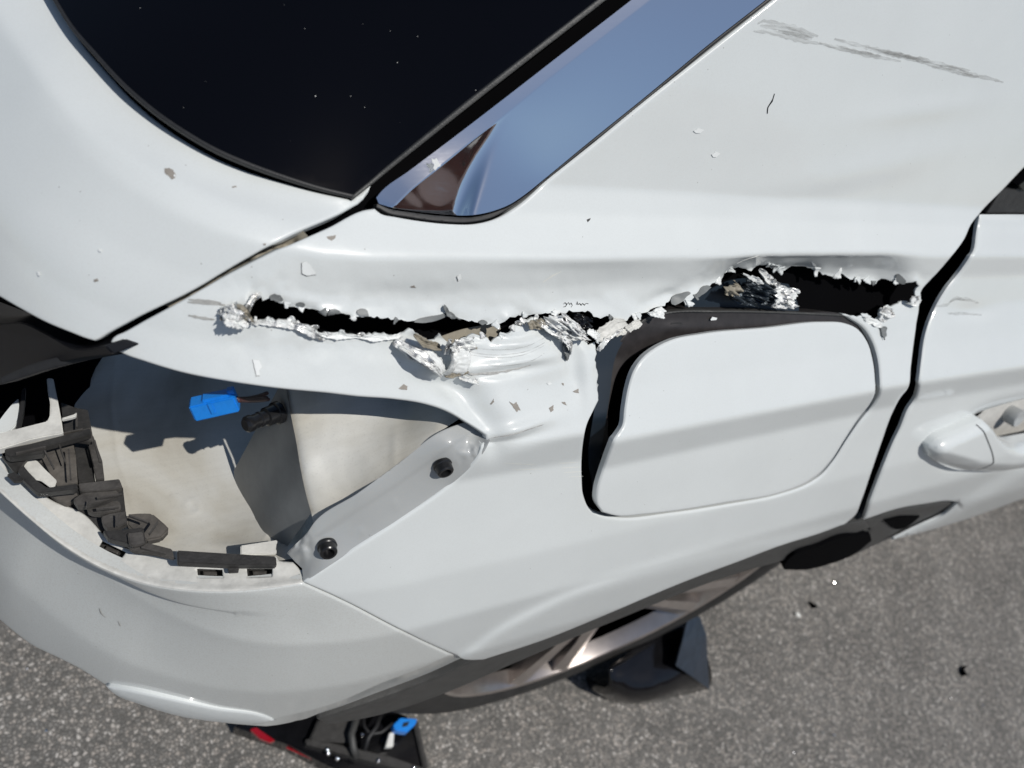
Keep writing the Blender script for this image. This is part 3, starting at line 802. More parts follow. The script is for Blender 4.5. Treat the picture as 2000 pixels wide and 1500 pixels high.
# ---- rear door
door_edge = [(1917, 419), (1910, 452), (1904, 489), (1898, 501), (1880, 528), (1850, 566), (1832, 596), (1820, 622), (1808, 662), (1802, 705), (1794, 762), (1790, 777), (1775, 801), (1760, 838), (1749, 860), (1728, 910), (1707, 963), (1688, 1017)]
DR = smooth_line(door_edge) + smooth_line([(1688, 1017), (1760, 994), (1812, 985), (1850, 980), (1872, 981), (1845, 1000), (1800, 1022), (1740, 1050), (1870, 1013), (2000, 967), (2200, 893), (2380, 825)])[1:] + [(2380, 421)] + [(2000, 419)]
HD_C = (1985, 838)
DISH = smooth_line([(1812, 905), (1825, 868), (1862, 822), (1905, 788), (1960, 768), (2050, 755), (2200, 760), (2300, 800), (2250, 850), (2120, 890), (2010, 918), (1900, 925), (1840, 925)], True, 10)
CUP = smooth_line([(1916, 816), (1960, 801), (2005, 786), (2100, 765), (2200, 770), (2200, 800), (2100, 840), (2000, 868), (1965, 868), (1940, 850)], True, 8)
def dr_disp(V, P, dd):
    d = dist_line(V, DISH, True); ins = inside(V, DISH)
    z = -0.013 * (1 - np.cos(np.pi * np.clip(np.where(ins, d, 0) / 60, 0, 1))) / 2
    d2 = dist_line(V, CUP, True); in2 = inside(V, CUP)
    # rising sill swage
    ln = [(1700, 1060), (1780, 1030), (1872, 985), (2000, 908), (2150, 830), (2300, 780)]
    b, bi, sg = dist_line(V, ln, want_t=True); s = np.where(sg > 0, b, -b)
    z += 0.006 * blur_step(s, 6) * blur_step(V[:, 0] - 1700, 30)
    z -= 0.002 * gauss(V, 1900, 610, 40, 12, -4)
    return z
door = panel('rear_door', DR, 'paint', car, holes=[CUP], step=7, disp=dr_disp, edge_r=5, skirt=0.003)
tag(door, 'white rear door beside the torn panel')
panel('handle_pocket', smooth_line([(1890, 830), (1950, 780), (2050, 740), (2240, 740), (2240, 830), (2100, 880), (1950, 900)], True, 12), 'pocket', door, step=10, off=-0.030, edge_r=0, skirt=0)
lathe('lock_barrel', skin_pt(2012, 830, -0.030)[0], skin_pt(2012, 830)[1], [(0.011, 0), (0.011, 0.016), (0.010, 0.0175), (0.001, 0.0175)], 'flange_paint', door, 28)
# handle
hb = smooth_line([(1812, 873), (1827, 857), (1867, 838), (1915, 818), (1928, 830), (1941, 849), (1955, 862), (1973, 867), (2000, 864), (2100, 842), (2230, 800), (2290, 800), (2300, 820), (2200, 862), (2090, 898), (2000, 912), (1947, 921), (1901, 920), (1867, 917), (1835, 905), (1816, 892)], True, 7)
HCR = [(1800, 862), (1852, 876), (1900, 890), (1960, 893), (2010, 888), (2120, 860), (2300, 805)]
def h_disp(V, P, dd=None):
    dd = dist_line(V, hb, True)
    b, bi, sg = dist_line(V, HCR, want_t=True)
    z = 0.013 - np.where(sg > 0, 0.00030 * b, 0.00003 * b)
    z = np.where(sg > 0, z - 0.000004 * b * b, z)
    return z * np.sqrt(np.clip(1 - (1 - np.clip(dd / 12, 0, 1)) ** 2, 0, 1))
handle = panel('door_handle', hb, 'paint', door, step=4.5, off=0.008, disp=h_disp, edge_r=2, edge_d=0.0003, skirt=0.014, feats=[smooth_line(HCR)], fo=(-5, -2, 2, 5))
def strip(a, w):
    A = np.array(smooth_line(a, False, 4)); t = np.gradient(A, axis=0); t /= np.linalg.norm(t, axis=1, keepdims=True); n = np.stack([-t[:, 1], t[:, 0]], 1)
    return [tuple(p) for p in A + n * w] + [tuple(p) for p in (A - n * w)[::-1]]
panel('handle_seam', strip([(1900, 825), (1908, 846), (1916, 868), (1921, 888)], 0.9), 'seal', handle, step=3, off=0.0084, edge_r=0, skirt=0.0, disp=h_disp)
panel('handle_seam', strip([(1921, 888), (1913, 902), (1903, 916)], 0.9), 'seal', handle, step=3, off=0.0084, edge_r=0, skirt=0.0, disp=h_disp)
strip_key = strip([(1826, 857), (1846, 847), (1867, 837), (1890, 827), (1914, 817)], 1.2)
panel('keyway_seam', strip_key, 'seal', door, step=3, off=0.0025, edge_r=0, skirt=0.001)

# window corner of the door
slab('window_frame', [(1958, 368), (1984, 370), (1995, 360), (2010, 340), (2200, 340), (2200, 416), (2005, 417), (1926, 417)], 'bracket_dark', car, off=-0.006, thick=0.01)
slab('window_frame', [(1990, 362), (2040, 320), (2200, 330), (2200, 372), (1996, 372)], 'gloss_black', car, off=-0.003, thick=0.01)

# ---- wheel arch cladding
CL = smooth_line([(1690, 1018), (1648, 1026), (1600, 1042), (1525, 1063), (1437, 1095), (1350, 1127), (1262, 1163), (1175, 1200), (1060, 1246), (943, 1285), (845, 1328), (745, 1366), (680, 1388), (619, 1407)], False, 8) + \
    smooth_line([(640, 1417), (700, 1408), (745, 1398), (860, 1360), (1000, 1300), (1140, 1240), (1230, 1203), (1315, 1168), (1385, 1141), (1455, 1118), (1525, 1098), (1600, 1074), (1655, 1050), (1705, 1030)], False, 8)
panel('arch_cladding', CL, 'cladding', car, step=6, off=-0.002, edge_r=5, skirt=0.05,
      disp=lambda V, P, dd: -0.0015 * np.clip(dd / 20, 0, 1))
RK = smooth_line([(1690, 1019), (1760, 996), (1812, 987), (1850, 982), (1872, 983), (1845, 1001), (1800, 1023), (1740, 1052), (1706, 1068), (1650, 1092), (1600, 1108), (1560, 1112), (1548, 1104), (1600, 1078), (1655, 1052), (1700, 1034)], True, 7)
panel('door_reflection_patch', RK, 'cladding', car, step=7, off=-0.003, edge_r=4, skirt=0.05)  # dark patch painting the ground's reflection in the door's lower edge
slab('mud_flap', smooth_line([(1530, 1106), (1540, 1092), (1600, 1066), (1650, 1048), (1700, 1044), (1703, 1056), (1670, 1082), (1620, 1102), (1575, 1113), (1532, 1113)], True, 8), 'black', car, off=0.001, thick=0.03)
slab('door_reflection_crescent', smooth_line([(1728, 1019), (1765, 1010), (1797, 1009), (1785, 1020), (1760, 1034), (1748, 1034)], True, 8), 'black', car, off=-0.001, thick=0.01)  # black crescent painting a dark reflection in the glossy door bottom

# ---- bumper
lipo = [(-120, 850), (-50, 915), (0, 962), (60, 1016), (120, 1064), (200, 1111), (280, 1140), (360, 1153), (440, 1156), (520, 1150), (590, 1140)]
BP = smooth_line(lipo) + smooth_line([(594, 1141), (632, 1158), (677, 1179), (782, 1233), (862, 1271), (892, 1284), (918, 1287), (941, 1286)])[0:] + \
    smooth_line([(941, 1286), (845, 1328), (745, 1366), (680, 1388), (619, 1408), (600, 1418), (540, 1421), (480, 1418), (420, 1412), (350, 1400), (260, 1374), (200, 1341), (150, 1312), (110, 1292), (60, 1266), (0, 1217), (-60, 1160), (-120, 1095)])[1:]
LEDGE = smooth_line([(-260, 780), (-120, 885), (0, 978), (40, 1022), (80, 1056), (160, 1104), (240, 1142), (280, 1164), (340, 1186), (400, 1197), (455, 1201)])
ARCHB = smooth_line([(540, 1402), (640, 1378), (745, 1334), (845, 1295), (900, 1268), (950, 1245)])
def bp_disp(V, P, dd):
    x, y = V[:, 0], V[:, 1]
    La = np.array(LEDGE); s = (np.interp(x, La[:, 0], La[:, 1]) - y) * 0.85      # positive above the ledge
    T = np.clip((560 - x) / 560, 0, 1); T = T * T * (3 - 2 * T)
    dec = np.clip(1 - np.maximum(-s, 0) / 230, 0, 1); dec = dec * dec * (3 - 2 * dec)
    z = -0.016 * T * (1 - blur_step(s, 1.3)) * dec
    Lp = np.array(smooth_line(lipo)); dl = np.clip((y - np.interp(x, Lp[:, 0], Lp[:, 1])) * 0.85, 0, None)
    z -= 0.00026 * np.minimum(dl, 36) * dec * T
    Aa = np.array(ARCHB); s = (y - np.interp(x, Aa[:, 0], Aa[:, 1])) * 0.9
    z -= 0.00020 * np.maximum(s, 0) * np.clip((x - 520) / 60, 0, 1)
    z -= 0.0006 * gauss(V, 600, 1230, 30, 30) * 0.6
    z += 0.0010 * gauss(V, 250, 1330, 200, 40, 25)
    return z
bumper = panel('rear_bumper', BP, 'paint_dusty', car, step=6, feats=[LEDGE, ARCHB], disp=bp_disp, edge_r=4, skirt=0.010)
tag(bumper, 'dusty white rear bumper with a dirty upper flange')
panel('bumper_lip', smooth_line([(205, 1341), (240, 1347), (330, 1366), (420, 1385), (525, 1403), (538, 1409), (500, 1416), (440, 1413), (350, 1400), (270, 1376), (225, 1358)], True, 8), 'paint', bumper, step=5, off=0.0012, edge_r=3, skirt=0.003,
      disp=lambda V, P, dd: 0.0012 * np.clip(dd / 9, 0, 1))
# upper flange, a shelf running inwards from the lip
lip_line = smooth_line(lipo)
lz = cast(np.array(lip_line))
lipP = CAM + dirs(np.array(lip_line)) * lz[:, None]
Llip = np.array(lip_line)
def shelf_depth(extra=0.0):
    def f(V):
        d2 = ((V[:, None, :] - Llip[None]) ** 2).sum(-1); i = d2.argmin(1); dist = np.sqrt(d2.min(1))
        w = np.exp(-d2 / (2 * 30.0 ** 2)) + 1e-9
        z = (w * lipP[None, :, 2]).sum(1) / w.sum(1)
        hh = 0.0
        z = z - 0.0010 - 0.05 * dist * 0.0003 - extra
        d = dirs(V)
        t = (z - CAM[2]) / d[:, 2]
        # stay with the proud lip
        tt = lz[i] - hh * 0.75
        k = np.clip(dist / 14, 0, 1)
        return tt * (1 - k) + (t - hh * 0.35) * k
    return f
shelf_in = [(-120, 780), (-60, 815), (0, 855), (6, 893), (20, 935), (30, 940), (80, 965), (118, 985), (140, 992), (165, 1005), (190, 1030), (205, 1048), (225, 1058), (252, 1073), (276, 1076), (343, 1092), (344, 1075), (540, 1087), (545, 1096), (572, 1098), (582, 1108), (590, 1122), (592, 1136)]
SH = smooth_line(lipo) + smooth_line(shelf_in, False, 7)[::-1]
slot1 = smooth_line([(385, 1111), (434, 1113), (435, 1128), (387, 1128)], True, 5)
slot2 = smooth_line([(482, 1111), (532, 1111), (531, 1126), (484, 1128)], True, 5)
slot3 = smooth_line([(200, 1057), (246, 1079), (238, 1090), (192, 1072)], True, 5)
shelf = panel('bumper_flange', SH, 'lip', bumper, holes=[slot1, slot2, slot3], step=6, depth=shelf_depth(), edge_r=3, edge_d=0.0012, skirt=0.008)
for s_, nm in ((slot1, 'flange_slot'), (slot2, 'flange_slot'), (slot3, 'flange_slot')):
    A = np.array(s_); c = A.mean(0)
    panel(nm, [tuple(c + (p - c) * 1.15) for p in A], 'bracket_dark', bumper, step=6, depth=shelf_depth(0.012), edge_r=0, skirt=0)
    panel('slot_clip', [tuple(c + (p - c) * np.array([0.55, 0.5])) for p in A], 'bracket', bumper, step=6, depth=shelf_depth(0.006), edge_r=2, skirt=0.006)
# ---- lamp recess
def zc(u, v, z): return (u, v, depth_z(u, v, z))
def oc(u, v, o): return (u, v, float(cast(np.array([[u, v]]))[0]) + o)
floorf = tps([zc(300, 800, .785), zc(350, 1060, .800), zc(220, 900, .785), zc(200, 760, .785), zc(450, 950, .80), zc(560, 1050, .830), zc(600, 1010, .828),
              zc(400, 730, .785), zc(540, 780, .790), zc(520, 900, .800), zc(250, 1000, .79), zc(450, 1080, .815), zc(150, 900, .78), zc(640, 800, .80), zc(560, 1085, .838)])
FLO = smooth_line([(150, 660), (300, 670), (640, 720), (680, 800), (640, 940), (618, 1005), (606, 1035), (598, 1085), (560, 1093), (400, 1092), (300, 1085), (180, 1040), (150, 900)], True, 10)
def fl_disp(V, P, dd):
    z = 0.0012 * fbm(V[:, 0] / 120, V[:, 1] / 120, 2)
    m = np.exp(-((V[:, 0] - 570) / 45) ** 2 - ((V[:, 1] - 1045) / 45) ** 2)
    z += m * 0.0035 * fbm(V[:, 0] / 14 + V[:, 1] / 30, V[:, 1] / 40, 3)
    r = np.hypot(V[:, 0] - 375, V[:, 1] - 990)
    z += 0.0006 * np.exp(-((r - 14) / 3.5) ** 2)
    z += 0.0016 * gauss(V, 480, 1068, 75, 6, 3)
    for (a, b) in ((282, 842), (330, 965), (420, 1032), (500, 1012), (455, 905), (545, 1068)):
        z -= 0.0006 * gauss(V, a, b, 5, 4)
    z += 0.0009 * np.exp(-(dist_line(V, [(226, 700), (216, 790), (232, 900), (262, 990), (330, 1052)]) / 5) ** 2)
    return z
recess = panel('lamp_recess', FLO, 'dirty', car, step=6, depth=floorf, disp=fl_disp, edge_r=0, skirt=0.001)
tag(recess, 'dirty white inner floor of the empty tail lamp recess')
# upper shelf of the recess (right of the fold)
r2f = tps([oc(560, 762, .074), oc(575, 850, .064), oc(590, 930, .050), oc(609, 1002, .028), oc(612, 1022, .022), oc(700, 960, .022), oc(780, 900, .021), oc(861, 840, .020),
           oc(700, 780, .068), oc(800, 800, .056), oc(900, 830, .030), oc(700, 870, .046), oc(640, 740, .075), oc(800, 760, .068)])
fold = [(556, 735), (560, 762), (568, 810), (578, 860), (588, 920), (599, 970), (608, 1002)]
R2 = smooth_line(fold) + smooth_line([(608, 1002), (612, 1022), (660, 990), (700, 962), (780, 903), (861, 842), (925, 800)])[1:] + smooth_line([(925, 800), (880, 765), (800, 745), (680, 735), (556, 735)])[1:-1]
def r2_disp(V, P, dd):
    b = dist_line(V, fold)
    return 0.0006 * fbm(V[:, 0] / 60, V[:, 1] / 60, 3) - 0.003 * np.exp(-b / 9) + 0.0008 * gauss(V, 770, 870, 8, 40, 0)
panel('recess_shelf', R2, 'dirty', car, step=6, depth=r2f, disp=r2_disp, edge_r=0, skirt=0.001)
# wall dropping from the fold to the floor
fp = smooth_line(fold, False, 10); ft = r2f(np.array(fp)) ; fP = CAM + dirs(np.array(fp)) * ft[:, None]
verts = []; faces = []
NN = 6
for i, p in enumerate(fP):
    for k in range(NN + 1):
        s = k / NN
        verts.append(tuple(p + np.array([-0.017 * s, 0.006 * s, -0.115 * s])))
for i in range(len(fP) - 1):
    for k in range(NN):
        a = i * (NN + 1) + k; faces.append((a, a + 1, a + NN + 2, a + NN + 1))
me = bpy.data.meshes.new('recess_wall'); me.from_pydata(verts, [], faces); me.update(); link('recess_wall', me, car, ['wall_shade_grey'])

# flange with two nuts
flf = tps([oc(592, 1139, .0015), oc(690, 1074, .0015), oc(777, 1019, .0015), oc(876, 950, .0015), oc(924, 907, .0015), oc(957, 860, .002),
           oc(640, 1034, .012), oc(770, 950, .012), oc(880, 870, .012), oc(612, 1022, .016), oc(700, 962, .016), oc(861, 842, .016), oc(940, 845, .012), oc(590, 1080, .014), oc(575, 1100, .02)])
FG = smooth_line([(592, 1139), (690, 1074), (777, 1019), (876, 950), (924, 907), (947, 880), (957, 860), (950, 846)]) + smooth_line([(950, 846), (915, 822), (861, 842), (780, 903), (700, 962), (612, 1022), (600, 1040), (578, 1062), (560, 1080), (575, 1096), (590, 1110), (592, 1136)])[1:-1]
def fg_disp(V, P, dd):
    mid = [(596, 1062), (640, 1034), (770, 950), (880, 872)]
    b, bi, sg = dist_line(V, mid, want_t=True); s = np.where(sg < 0, b, -b)
    z = 0.0012 * blur_step(s, 2.5)
    z += 0.0035 * np.exp(-((V[:, 0] - 578) / 28) ** 2 - ((V[:, 1] - 1075) / 34) ** 2) * fbm(V[:, 0] / 9, V[:, 1] / 22, 4)
    z += 0.0015 * np.exp(-((V[:, 0] - 925) / 28) ** 2 - ((V[:, 1] - 890) / 24) ** 2) * fbm(V[:, 0] / 9, V[:, 1] / 12, 4)
    z += 0.0004 * gauss(V, 705, 1038, 7, 9) + 0.0004 * gauss(V, 772, 985, 7, 11)
    return z
panel('lamp_flange', FG, 'flange_paint', car, step=5, depth=flf, disp=fg_disp, edge_r=2, edge_d=0.0005, skirt=0.003)
for (u, v) in ((864, 908), (639, 1067)):
    t = flf(np.array([[u, v]]))[0]
    base = CAM + dirs(np.array([[u, v]]))[0] * t; N = normal(base[None])[0]
    base = base - N * 0.001
    nut = lathe('lamp_nut', base, N, [(0.0060, 0), (0.0060, 0.002), (0.0054, 0.0025), (0.0052, 0.0068), (0.0046, 0.0074), (0.0034, 0.0074), (0.0030, 0.003), (0.0004, 0.003)], 'bolt', car, 24)

# left of the recess: dark backing and dirty struts
back = tps([zc(0, 700, .79), zc(230, 700, .79), zc(0, 950, .77), zc(250, 1100, .755), zc(-200, 700, .79), zc(500, 1110, .77), zc(600, 1130, .78)])
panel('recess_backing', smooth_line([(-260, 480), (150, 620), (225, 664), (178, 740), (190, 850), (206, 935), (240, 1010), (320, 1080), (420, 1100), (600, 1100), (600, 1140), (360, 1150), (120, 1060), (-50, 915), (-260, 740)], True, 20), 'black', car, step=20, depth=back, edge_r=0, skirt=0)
# black tailgate lower trim above the recess
slab('tailgate_trim', smooth_line([(-200, 600), (0, 632), (40, 630), (90, 652), (150, 682), (205, 676), (222, 692), (150, 700), (60, 728), (0, 752), (-200, 810)], True, 14), 'trim_black', car, off=-0.022, thick=0.03)
slab('tailgate_seal', smooth_line([(0, 738), (60, 712), (150, 690), (214, 680), (236, 692), (160, 706), (80, 726), (0, 752)], True, 10), 'seal', car, off=-0.020, thick=0.012)
Z = 0.83
slab('white_strut', smooth_line([(0, 845), (12, 842), (92, 822), (97, 812), (93, 760), (91, 738), (104, 738), (113, 782), (120, 820), (124, 846), (60, 858), (5, 875), (-20, 880)], False, 30), 'lip', bumper, z=0.850, thick=0.006)
slab('strut_prong', [(120, 816), (146, 808), (150, 804), (149, 812), (140, 815), (121, 819)], 'lip', bumper, z=0.852, thick=0.003)
slab('white_strut', smooth_line([(-5, 825), (22, 790), (36, 777), (38, 800), (32, 830), (20, 842), (-5, 846)], False, 20), 'paint', bumper, z=0.842, thick=0.006)
slab('rubber_edge', smooth_line([(30, 842), (38, 800), (42, 760), (50, 755), (46, 800), (37, 838)], False, 20), 'seal', bumper, z=0.848, thick=0.006)
def br(name, pts, mat, z, th=0.012, bev=0.0008):
    return slab(name, pts, mat, bumper, z=z, thick=th * 0.38, bevel=bev * 0.55)
br('bracket_plate', [(119, 785), (148, 796), (172, 800), (180, 845), (126, 848)], 'bracket_dark', 0.835)
br('bracket_plate', [(122, 848), (178, 834), (182, 855), (180, 862), (150, 858), (60, 880), (40, 884)], 'bracket', 0.838)
br('bracket_bar', [(9, 876), (60, 866), (176, 836), (178, 848), (88, 872), (86, 886), (20, 894), (10, 888)], 'bracket_dark', 0.848, 0.014)
br('bracket_plate', [(58, 890), (88, 874), (142, 858), (148, 890), (152, 944), (112, 950), (86, 905)], 'bracket_brown', 0.828)
br('bracket_plate', [(144, 858), (166, 852), (178, 880), (186, 940), (196, 940), (154, 944)], 'bracket_dark', 0.815)
br('bracket_plate', [(166, 852), (182, 850), (200, 900), (204, 935), (188, 938), (176, 880)], 'bracket', 0.822)
br('white_insert', smooth_line([(46, 909), (58, 896), (72, 899), (90, 918), (111, 938), (107, 950), (98, 951), (80, 938), (68, 936)], True, 30), 'lip', 0.834, 0.004)
br('bracket_bar', [(2, 889), (46, 892), (58, 890), (38, 913), (30, 924), (27, 921)], 'bracket_dark', 0.838, 0.01)
br('bracket_bar', [(35, 918), (45, 910), (72, 938), (92, 952), (150, 944), (153, 955), (75, 963), (68, 958), (44, 935)], 'bracket_dark', 0.846, 0.014)
br('bracket_bar', [(13, 926), (28, 921), (44, 932), (45, 938), (28, 940)], 'bracket_dark', 0.848, 0.008)
br('bracket_rib', [(153, 944), (233, 935), (239, 950), (222, 956), (158, 960)], 'bracket', 0.842, 0.016)
br('bracket_plate', [(95, 963), (155, 958), (150, 975), (128, 985), (110, 975)], 'bracket_brown', 0.829)
br('bracket_plate', [(128, 984), (155, 975), (240, 950), (248, 1020), (220, 1036), (200, 1036), (160, 1012)], 'bracket_dark', 0.822)
br('bracket_rib', smooth_line([(143, 975), (155, 966), (226, 957), (233, 963), (215, 974), (153, 990)], True, 20), 'bracket', 0.840, 0.014)
br('bracket_rib', smooth_line([(170, 990), (180, 983), (232, 978), (236, 985), (236, 996), (182, 1003), (172, 999)], True, 20), 'bracket', 0.834, 0.012)
br('bracket_rib', [(198, 1009), (214, 1003), (246, 998), (248, 1022), (228, 1030), (210, 1032), (202, 1024)], 'bracket', 0.838, 0.014)
br('brown_wedge', [(248, 1003), (278, 1001), (298, 1002), (326, 1026), (331, 1033), (316, 1050), (286, 1056), (262, 1040), (248, 1026)], 'bracket_brown', 0.826, 0.018, 0.002)
br('bracket_clip', [(201, 1035), (212, 1036), (280, 1029), (286, 1062), (272, 1070), (258, 1072), (252, 1062), (212, 1052)], 'bracket_dark', 0.842, 0.016, 0.0012)
br('bracket_clip', [(249, 1041), (279, 1038), (283, 1062), (260, 1068), (252, 1062)], 'bracket', 0.846, 0.008, 0.001)
br('bracket_bar', [(252, 1072), (290, 1060), (336, 1072), (341, 1091), (300, 1082), (262, 1078)], 'bracket', 0.843, 0.008)
for (u, v, w, h, a) in ((96, 896, 40, 3, 62), (120, 880, 46, 3, 70), (136, 905, 60, 3, 86), (190, 880, 44, 4, 75), (214, 968, 50, 3, -8), (210, 991, 44, 3, -6), (228, 1016, 3, 22, 0),
                     (170, 985, 3, 14, 10), (270, 1012, 40, 3, 20), (300, 1030, 30, 3, -55), (60, 878, 60, 3, -12), (140, 842, 44, 3, -12), (150, 820, 3, 26, 0), (300, 1074, 50, 3, 14)):
    c_, s__ = math.cos(math.radians(a)), math.sin(math.radians(a))
    br('bracket_rib', [(u + x * c_ - y * s__, v + x * s__ + y * c_) for x, y in ((-w/2, -h/2), (w/2, -h/2), (w/2, h/2), (-w/2, h/2))], 'bracket', 0.8505 if u < 100 else 0.846, 0.006, 0.0003)
blk = br('rubber_block', smooth_line([(346, 1074), (440, 1080), (539, 1086), (541, 1104), (450, 1104), (347, 1099)], False, 100), 'bracket_dark', 0.850, 0.014, 0.0012)
br('block_tab', [(444, 1102), (468, 1103), (466, 1117), (447, 1118)], 'bracket_dark', 0.846, 0.005, 0.0005)
br('floor_weld_strip', [(470, 1065), (542, 1054), (540, 1082), (470, 1084)], 'lip', 0.838, 0.004, 0.001)

# ---- bulb holder in the recess wall
d0 = CAM + dirs(np.array([[537, 808]]))[0] * (r2f(np.array([[560, 800]]))[0] + 0.004)
d1 = CAM + dirs(np.array([[478, 831]]))[0] * (r2f(np.array([[560, 800]]))[0] - 0.012)
ax = d1 - d0; L = np.linalg.norm(ax)
bulb = lathe('lamp_stud', d0 - ax * 0.15, ax, [(0.0072, 0), (0.0072, 0.003), (0.0060, 0.0035), (0.0060, L * 0.45), (0.0045, L * 0.48), (0.0045, L * 0.62), (0.0050, L * 0.64), (0.0050, L * 0.68), (0.0044, L * 0.7), (0.0046, L * 0.9), (0.0052, L * 0.95), (0.0050, L * 1.08), (0.0036, L * 1.15), (0.001, L * 1.15)], 'bolt', car, 28)

# ================================================================== torn metal on the quarter panel
def crumple(name, pts, mat, off=0.003, amp=0.004, sc=14, seed=0, step=2.6, curl=None, parent=quarter, lift=0):
    out = jag_line(list(pts) + [pts[0]], 3.0, 4, seed + 31)[:-1]
    c = np.mean(np.array(pts, float), 0)
    ang = seed * 2.399; ca, sa = math.cos(ang), math.sin(ang)
    def dsp(V, P, dd):
        u = V[:, 0] * ca + V[:, 1] * sa; v = -V[:, 0] * sa + V[:, 1] * ca
        r1 = np.abs(((u + 9 * vnoise(v / 19 + seed, u / 23)) / (sc * 0.75)) % 1 - 0.5) * 2      # pleats
        r2 = 1 - np.abs(fbm(u / (sc * 0.5) + seed, v / (sc * 1.7) - seed, 4)) * 1.6
        z = amp * (0.22 * r1 + 0.75 * r2 + 0.35 * fbm(u / 5, v / 9, 2))
        if curl: z = z + curl(V)
        return z
    return panel(name, out, mat, parent, step=step, off=off, disp=dsp, edge_r=0, skirt=0.0012, torn=lambda V: np.ones(len(V), bool))
crumple('torn_metal', [(427, 606), (440, 598), (458, 592), (463, 588), (472, 600), (478, 612), (497, 628), (470, 633), (448, 628), (434, 622)], 'torn', 0.002, 0.008, 16, 1)
crumple('torn_metal', [(462, 594), (476, 596), (484, 607), (496, 628), (482, 632), (470, 618)], 'primer', 0.006, 0.003, 16, 2)
crumple('torn_metal', [(905, 672), (940, 676), (962, 680), (955, 684), (920, 684)], 'primer', 0.0012, 0.0008, 8, 12)
crumple('torn_metal', [(1026, 628), (1048, 624), (1066, 628), (1064, 640), (1048, 642), (1030, 640)], 'primer', 0.003, 0.004, 10, 13)
crumple('torn_metal', [(1066, 626), (1084, 620), (1096, 610), (1104, 622), (1116, 632), (1132, 640), (1138, 652), (1140, 664), (1120, 662), (1102, 664), (1088, 654), (1070, 642)], 'torn', 0.004, 0.009, 13, 14)
crumple('torn_metal', [(1116, 618), (1132, 612), (1150, 618), (1156, 636), (1146, 642), (1126, 634)], 'gloss_black', 0.0, 0.006, 12, 15)
crumple('torn_metal', [(1408, 566), (1428, 553), (1446, 552), (1448, 562), (1430, 576), (1412, 574)], 'primer', -0.004, 0.006, 14, 22)
crumple('torn_metal', [(1420, 575), (1446, 556), (1470, 544), (1500, 552), (1512, 570), (1508, 590), (1488, 594), (1450, 592), (1428, 588)], 'torn_dark', -0.008, 0.010, 15, 23) if 'torn_dark' in MT else None
crumple('torn_metal', [(1500, 548), (1508, 540), (1520, 555), (1536, 560), (1534, 574), (1544, 560), (1552, 562), (1545, 590), (1556, 598), (1520, 600), (1494, 596), (1504, 586), (1510, 566)], 'torn', -0.002, 0.008, 16, 24)
crumple('torn_metal', [(1452, 536), (1470, 538), (1486, 546), (1492, 556), (1476, 552), (1462, 544)], 'flake', 0.002, 0.003, 9, 25)
crumple('torn_metal', [(1718, 606), (1728, 600), (1744, 603), (1740, 620), (1728, 630), (1716, 626)], 'torn', 0.002, 0.003, 7, 26)
crumple('torn_metal', [(1684, 618), (1700, 620), (1720, 630), (1716, 640), (1704, 636), (1690, 628)], 'flake', 0.001, 0.003, 10, 27)
crumple('torn_flap', [(1718, 640), (1732, 640), (1731, 656), (1728, 664), (1722, 650)], 'backside_shade', 0.002, 0.001, 14, 28)
crumple('torn_metal', [(1778, 580), (1792, 576), (1796, 590), (1784, 596), (1772, 594)], 'torn', 0.002, 0.003, 8, 29)
crumple('torn_metal', [(872, 612), (866, 600), (870, 596), (876, 606), (884, 616), (900, 624), (880, 622)], 'backside_shade', 0.0006, 0.0012, 10, 30)
# thin torn strips of sheet, each bent out of the skin
def ribbon(name, line, widths, lifts, mat, curl=0.0, jag=0.12, rip=0.0005, seed=0, n=26, m=9, parent=quarter):
    """line, widths in traced units; lifts = height above the skin (m) along the strip; curl = edges bent up (m)"""
    r = random.Random(seed); A = np.array(line, float); q = np.r_[0, np.cumsum(np.hypot(*np.diff(A, axis=0).T))]; s_ = np.linspace(0, q[-1], n)
    C = np.stack([np.interp(s_, q, A[:, 0]), np.interp(s_, q, A[:, 1])], 1)
    k = np.array([0.25, 0.5, 0.25]); C[1:-1] = k[0] * C[:-2] + k[1] * C[1:-1] + k[2] * C[2:]
    t = np.gradient(C, axis=0); t /= np.linalg.norm(t, axis=1, keepdims=True); nn = np.stack([-t[:, 1], t[:, 0]], 1)
    ss = np.linspace(0, 1, n); W = np.interp(ss, np.linspace(0, 1, len(widths)), widths) * 0.5; Lf = np.interp(ss, np.linspace(0, 1, len(lifts)), lifts)
    UV = []; H = []
    for i in range(n):
        jl, jr = 1 + r.uniform(-jag, jag), 1 + r.uniform(-jag, jag)
        for j in range(m):
            c = -1 + 2 * j / (m - 1); w = W[i] * (jl if c < 0 else jr)
            UV.append(C[i] + nn[i] * c * w)
            H.append(Lf[i] + curl * c * c * math.copysign(1, 1) * (0.6 + 0.4 * c) + rip * math.sin(c * 9 + i * 0.35 + seed) + rip * 0.8 * r.uniform(-1, 1))
    UV = np.array(UV); H = np.array(H)
    P = CAM + dirs(UV) * cast(UV)[:, None]; N = normal(P)
    base = q_disp(UV, P, np.full(len(UV), 99.0)) if parent is quarter else 0
    P = P + N * (H + base)[:, None]
    faces = [(i*m+j, i*m+j+1, (i+1)*m+j+1, (i+1)*m+j) for i in range(n-1) for j in range(m-1)]
    me = bpy.data.meshes.new(name); me.from_pydata([tuple(p) for p in P], [], faces); me.update()
    o = link(name, me, parent, [mat]); md = o.modifiers.new('sheet', 'SOLIDIFY'); md.thickness = 0.0007; md.offset = -1
    return o
TF = 'torn_flap'
ribbon(TF, [(768, 662), (790, 682), (820, 702), (846, 722), (860, 734)], [16, 26, 24, 14, 3], [.002, .009, .010, .006, .001], 'torn', .003, seed=1)
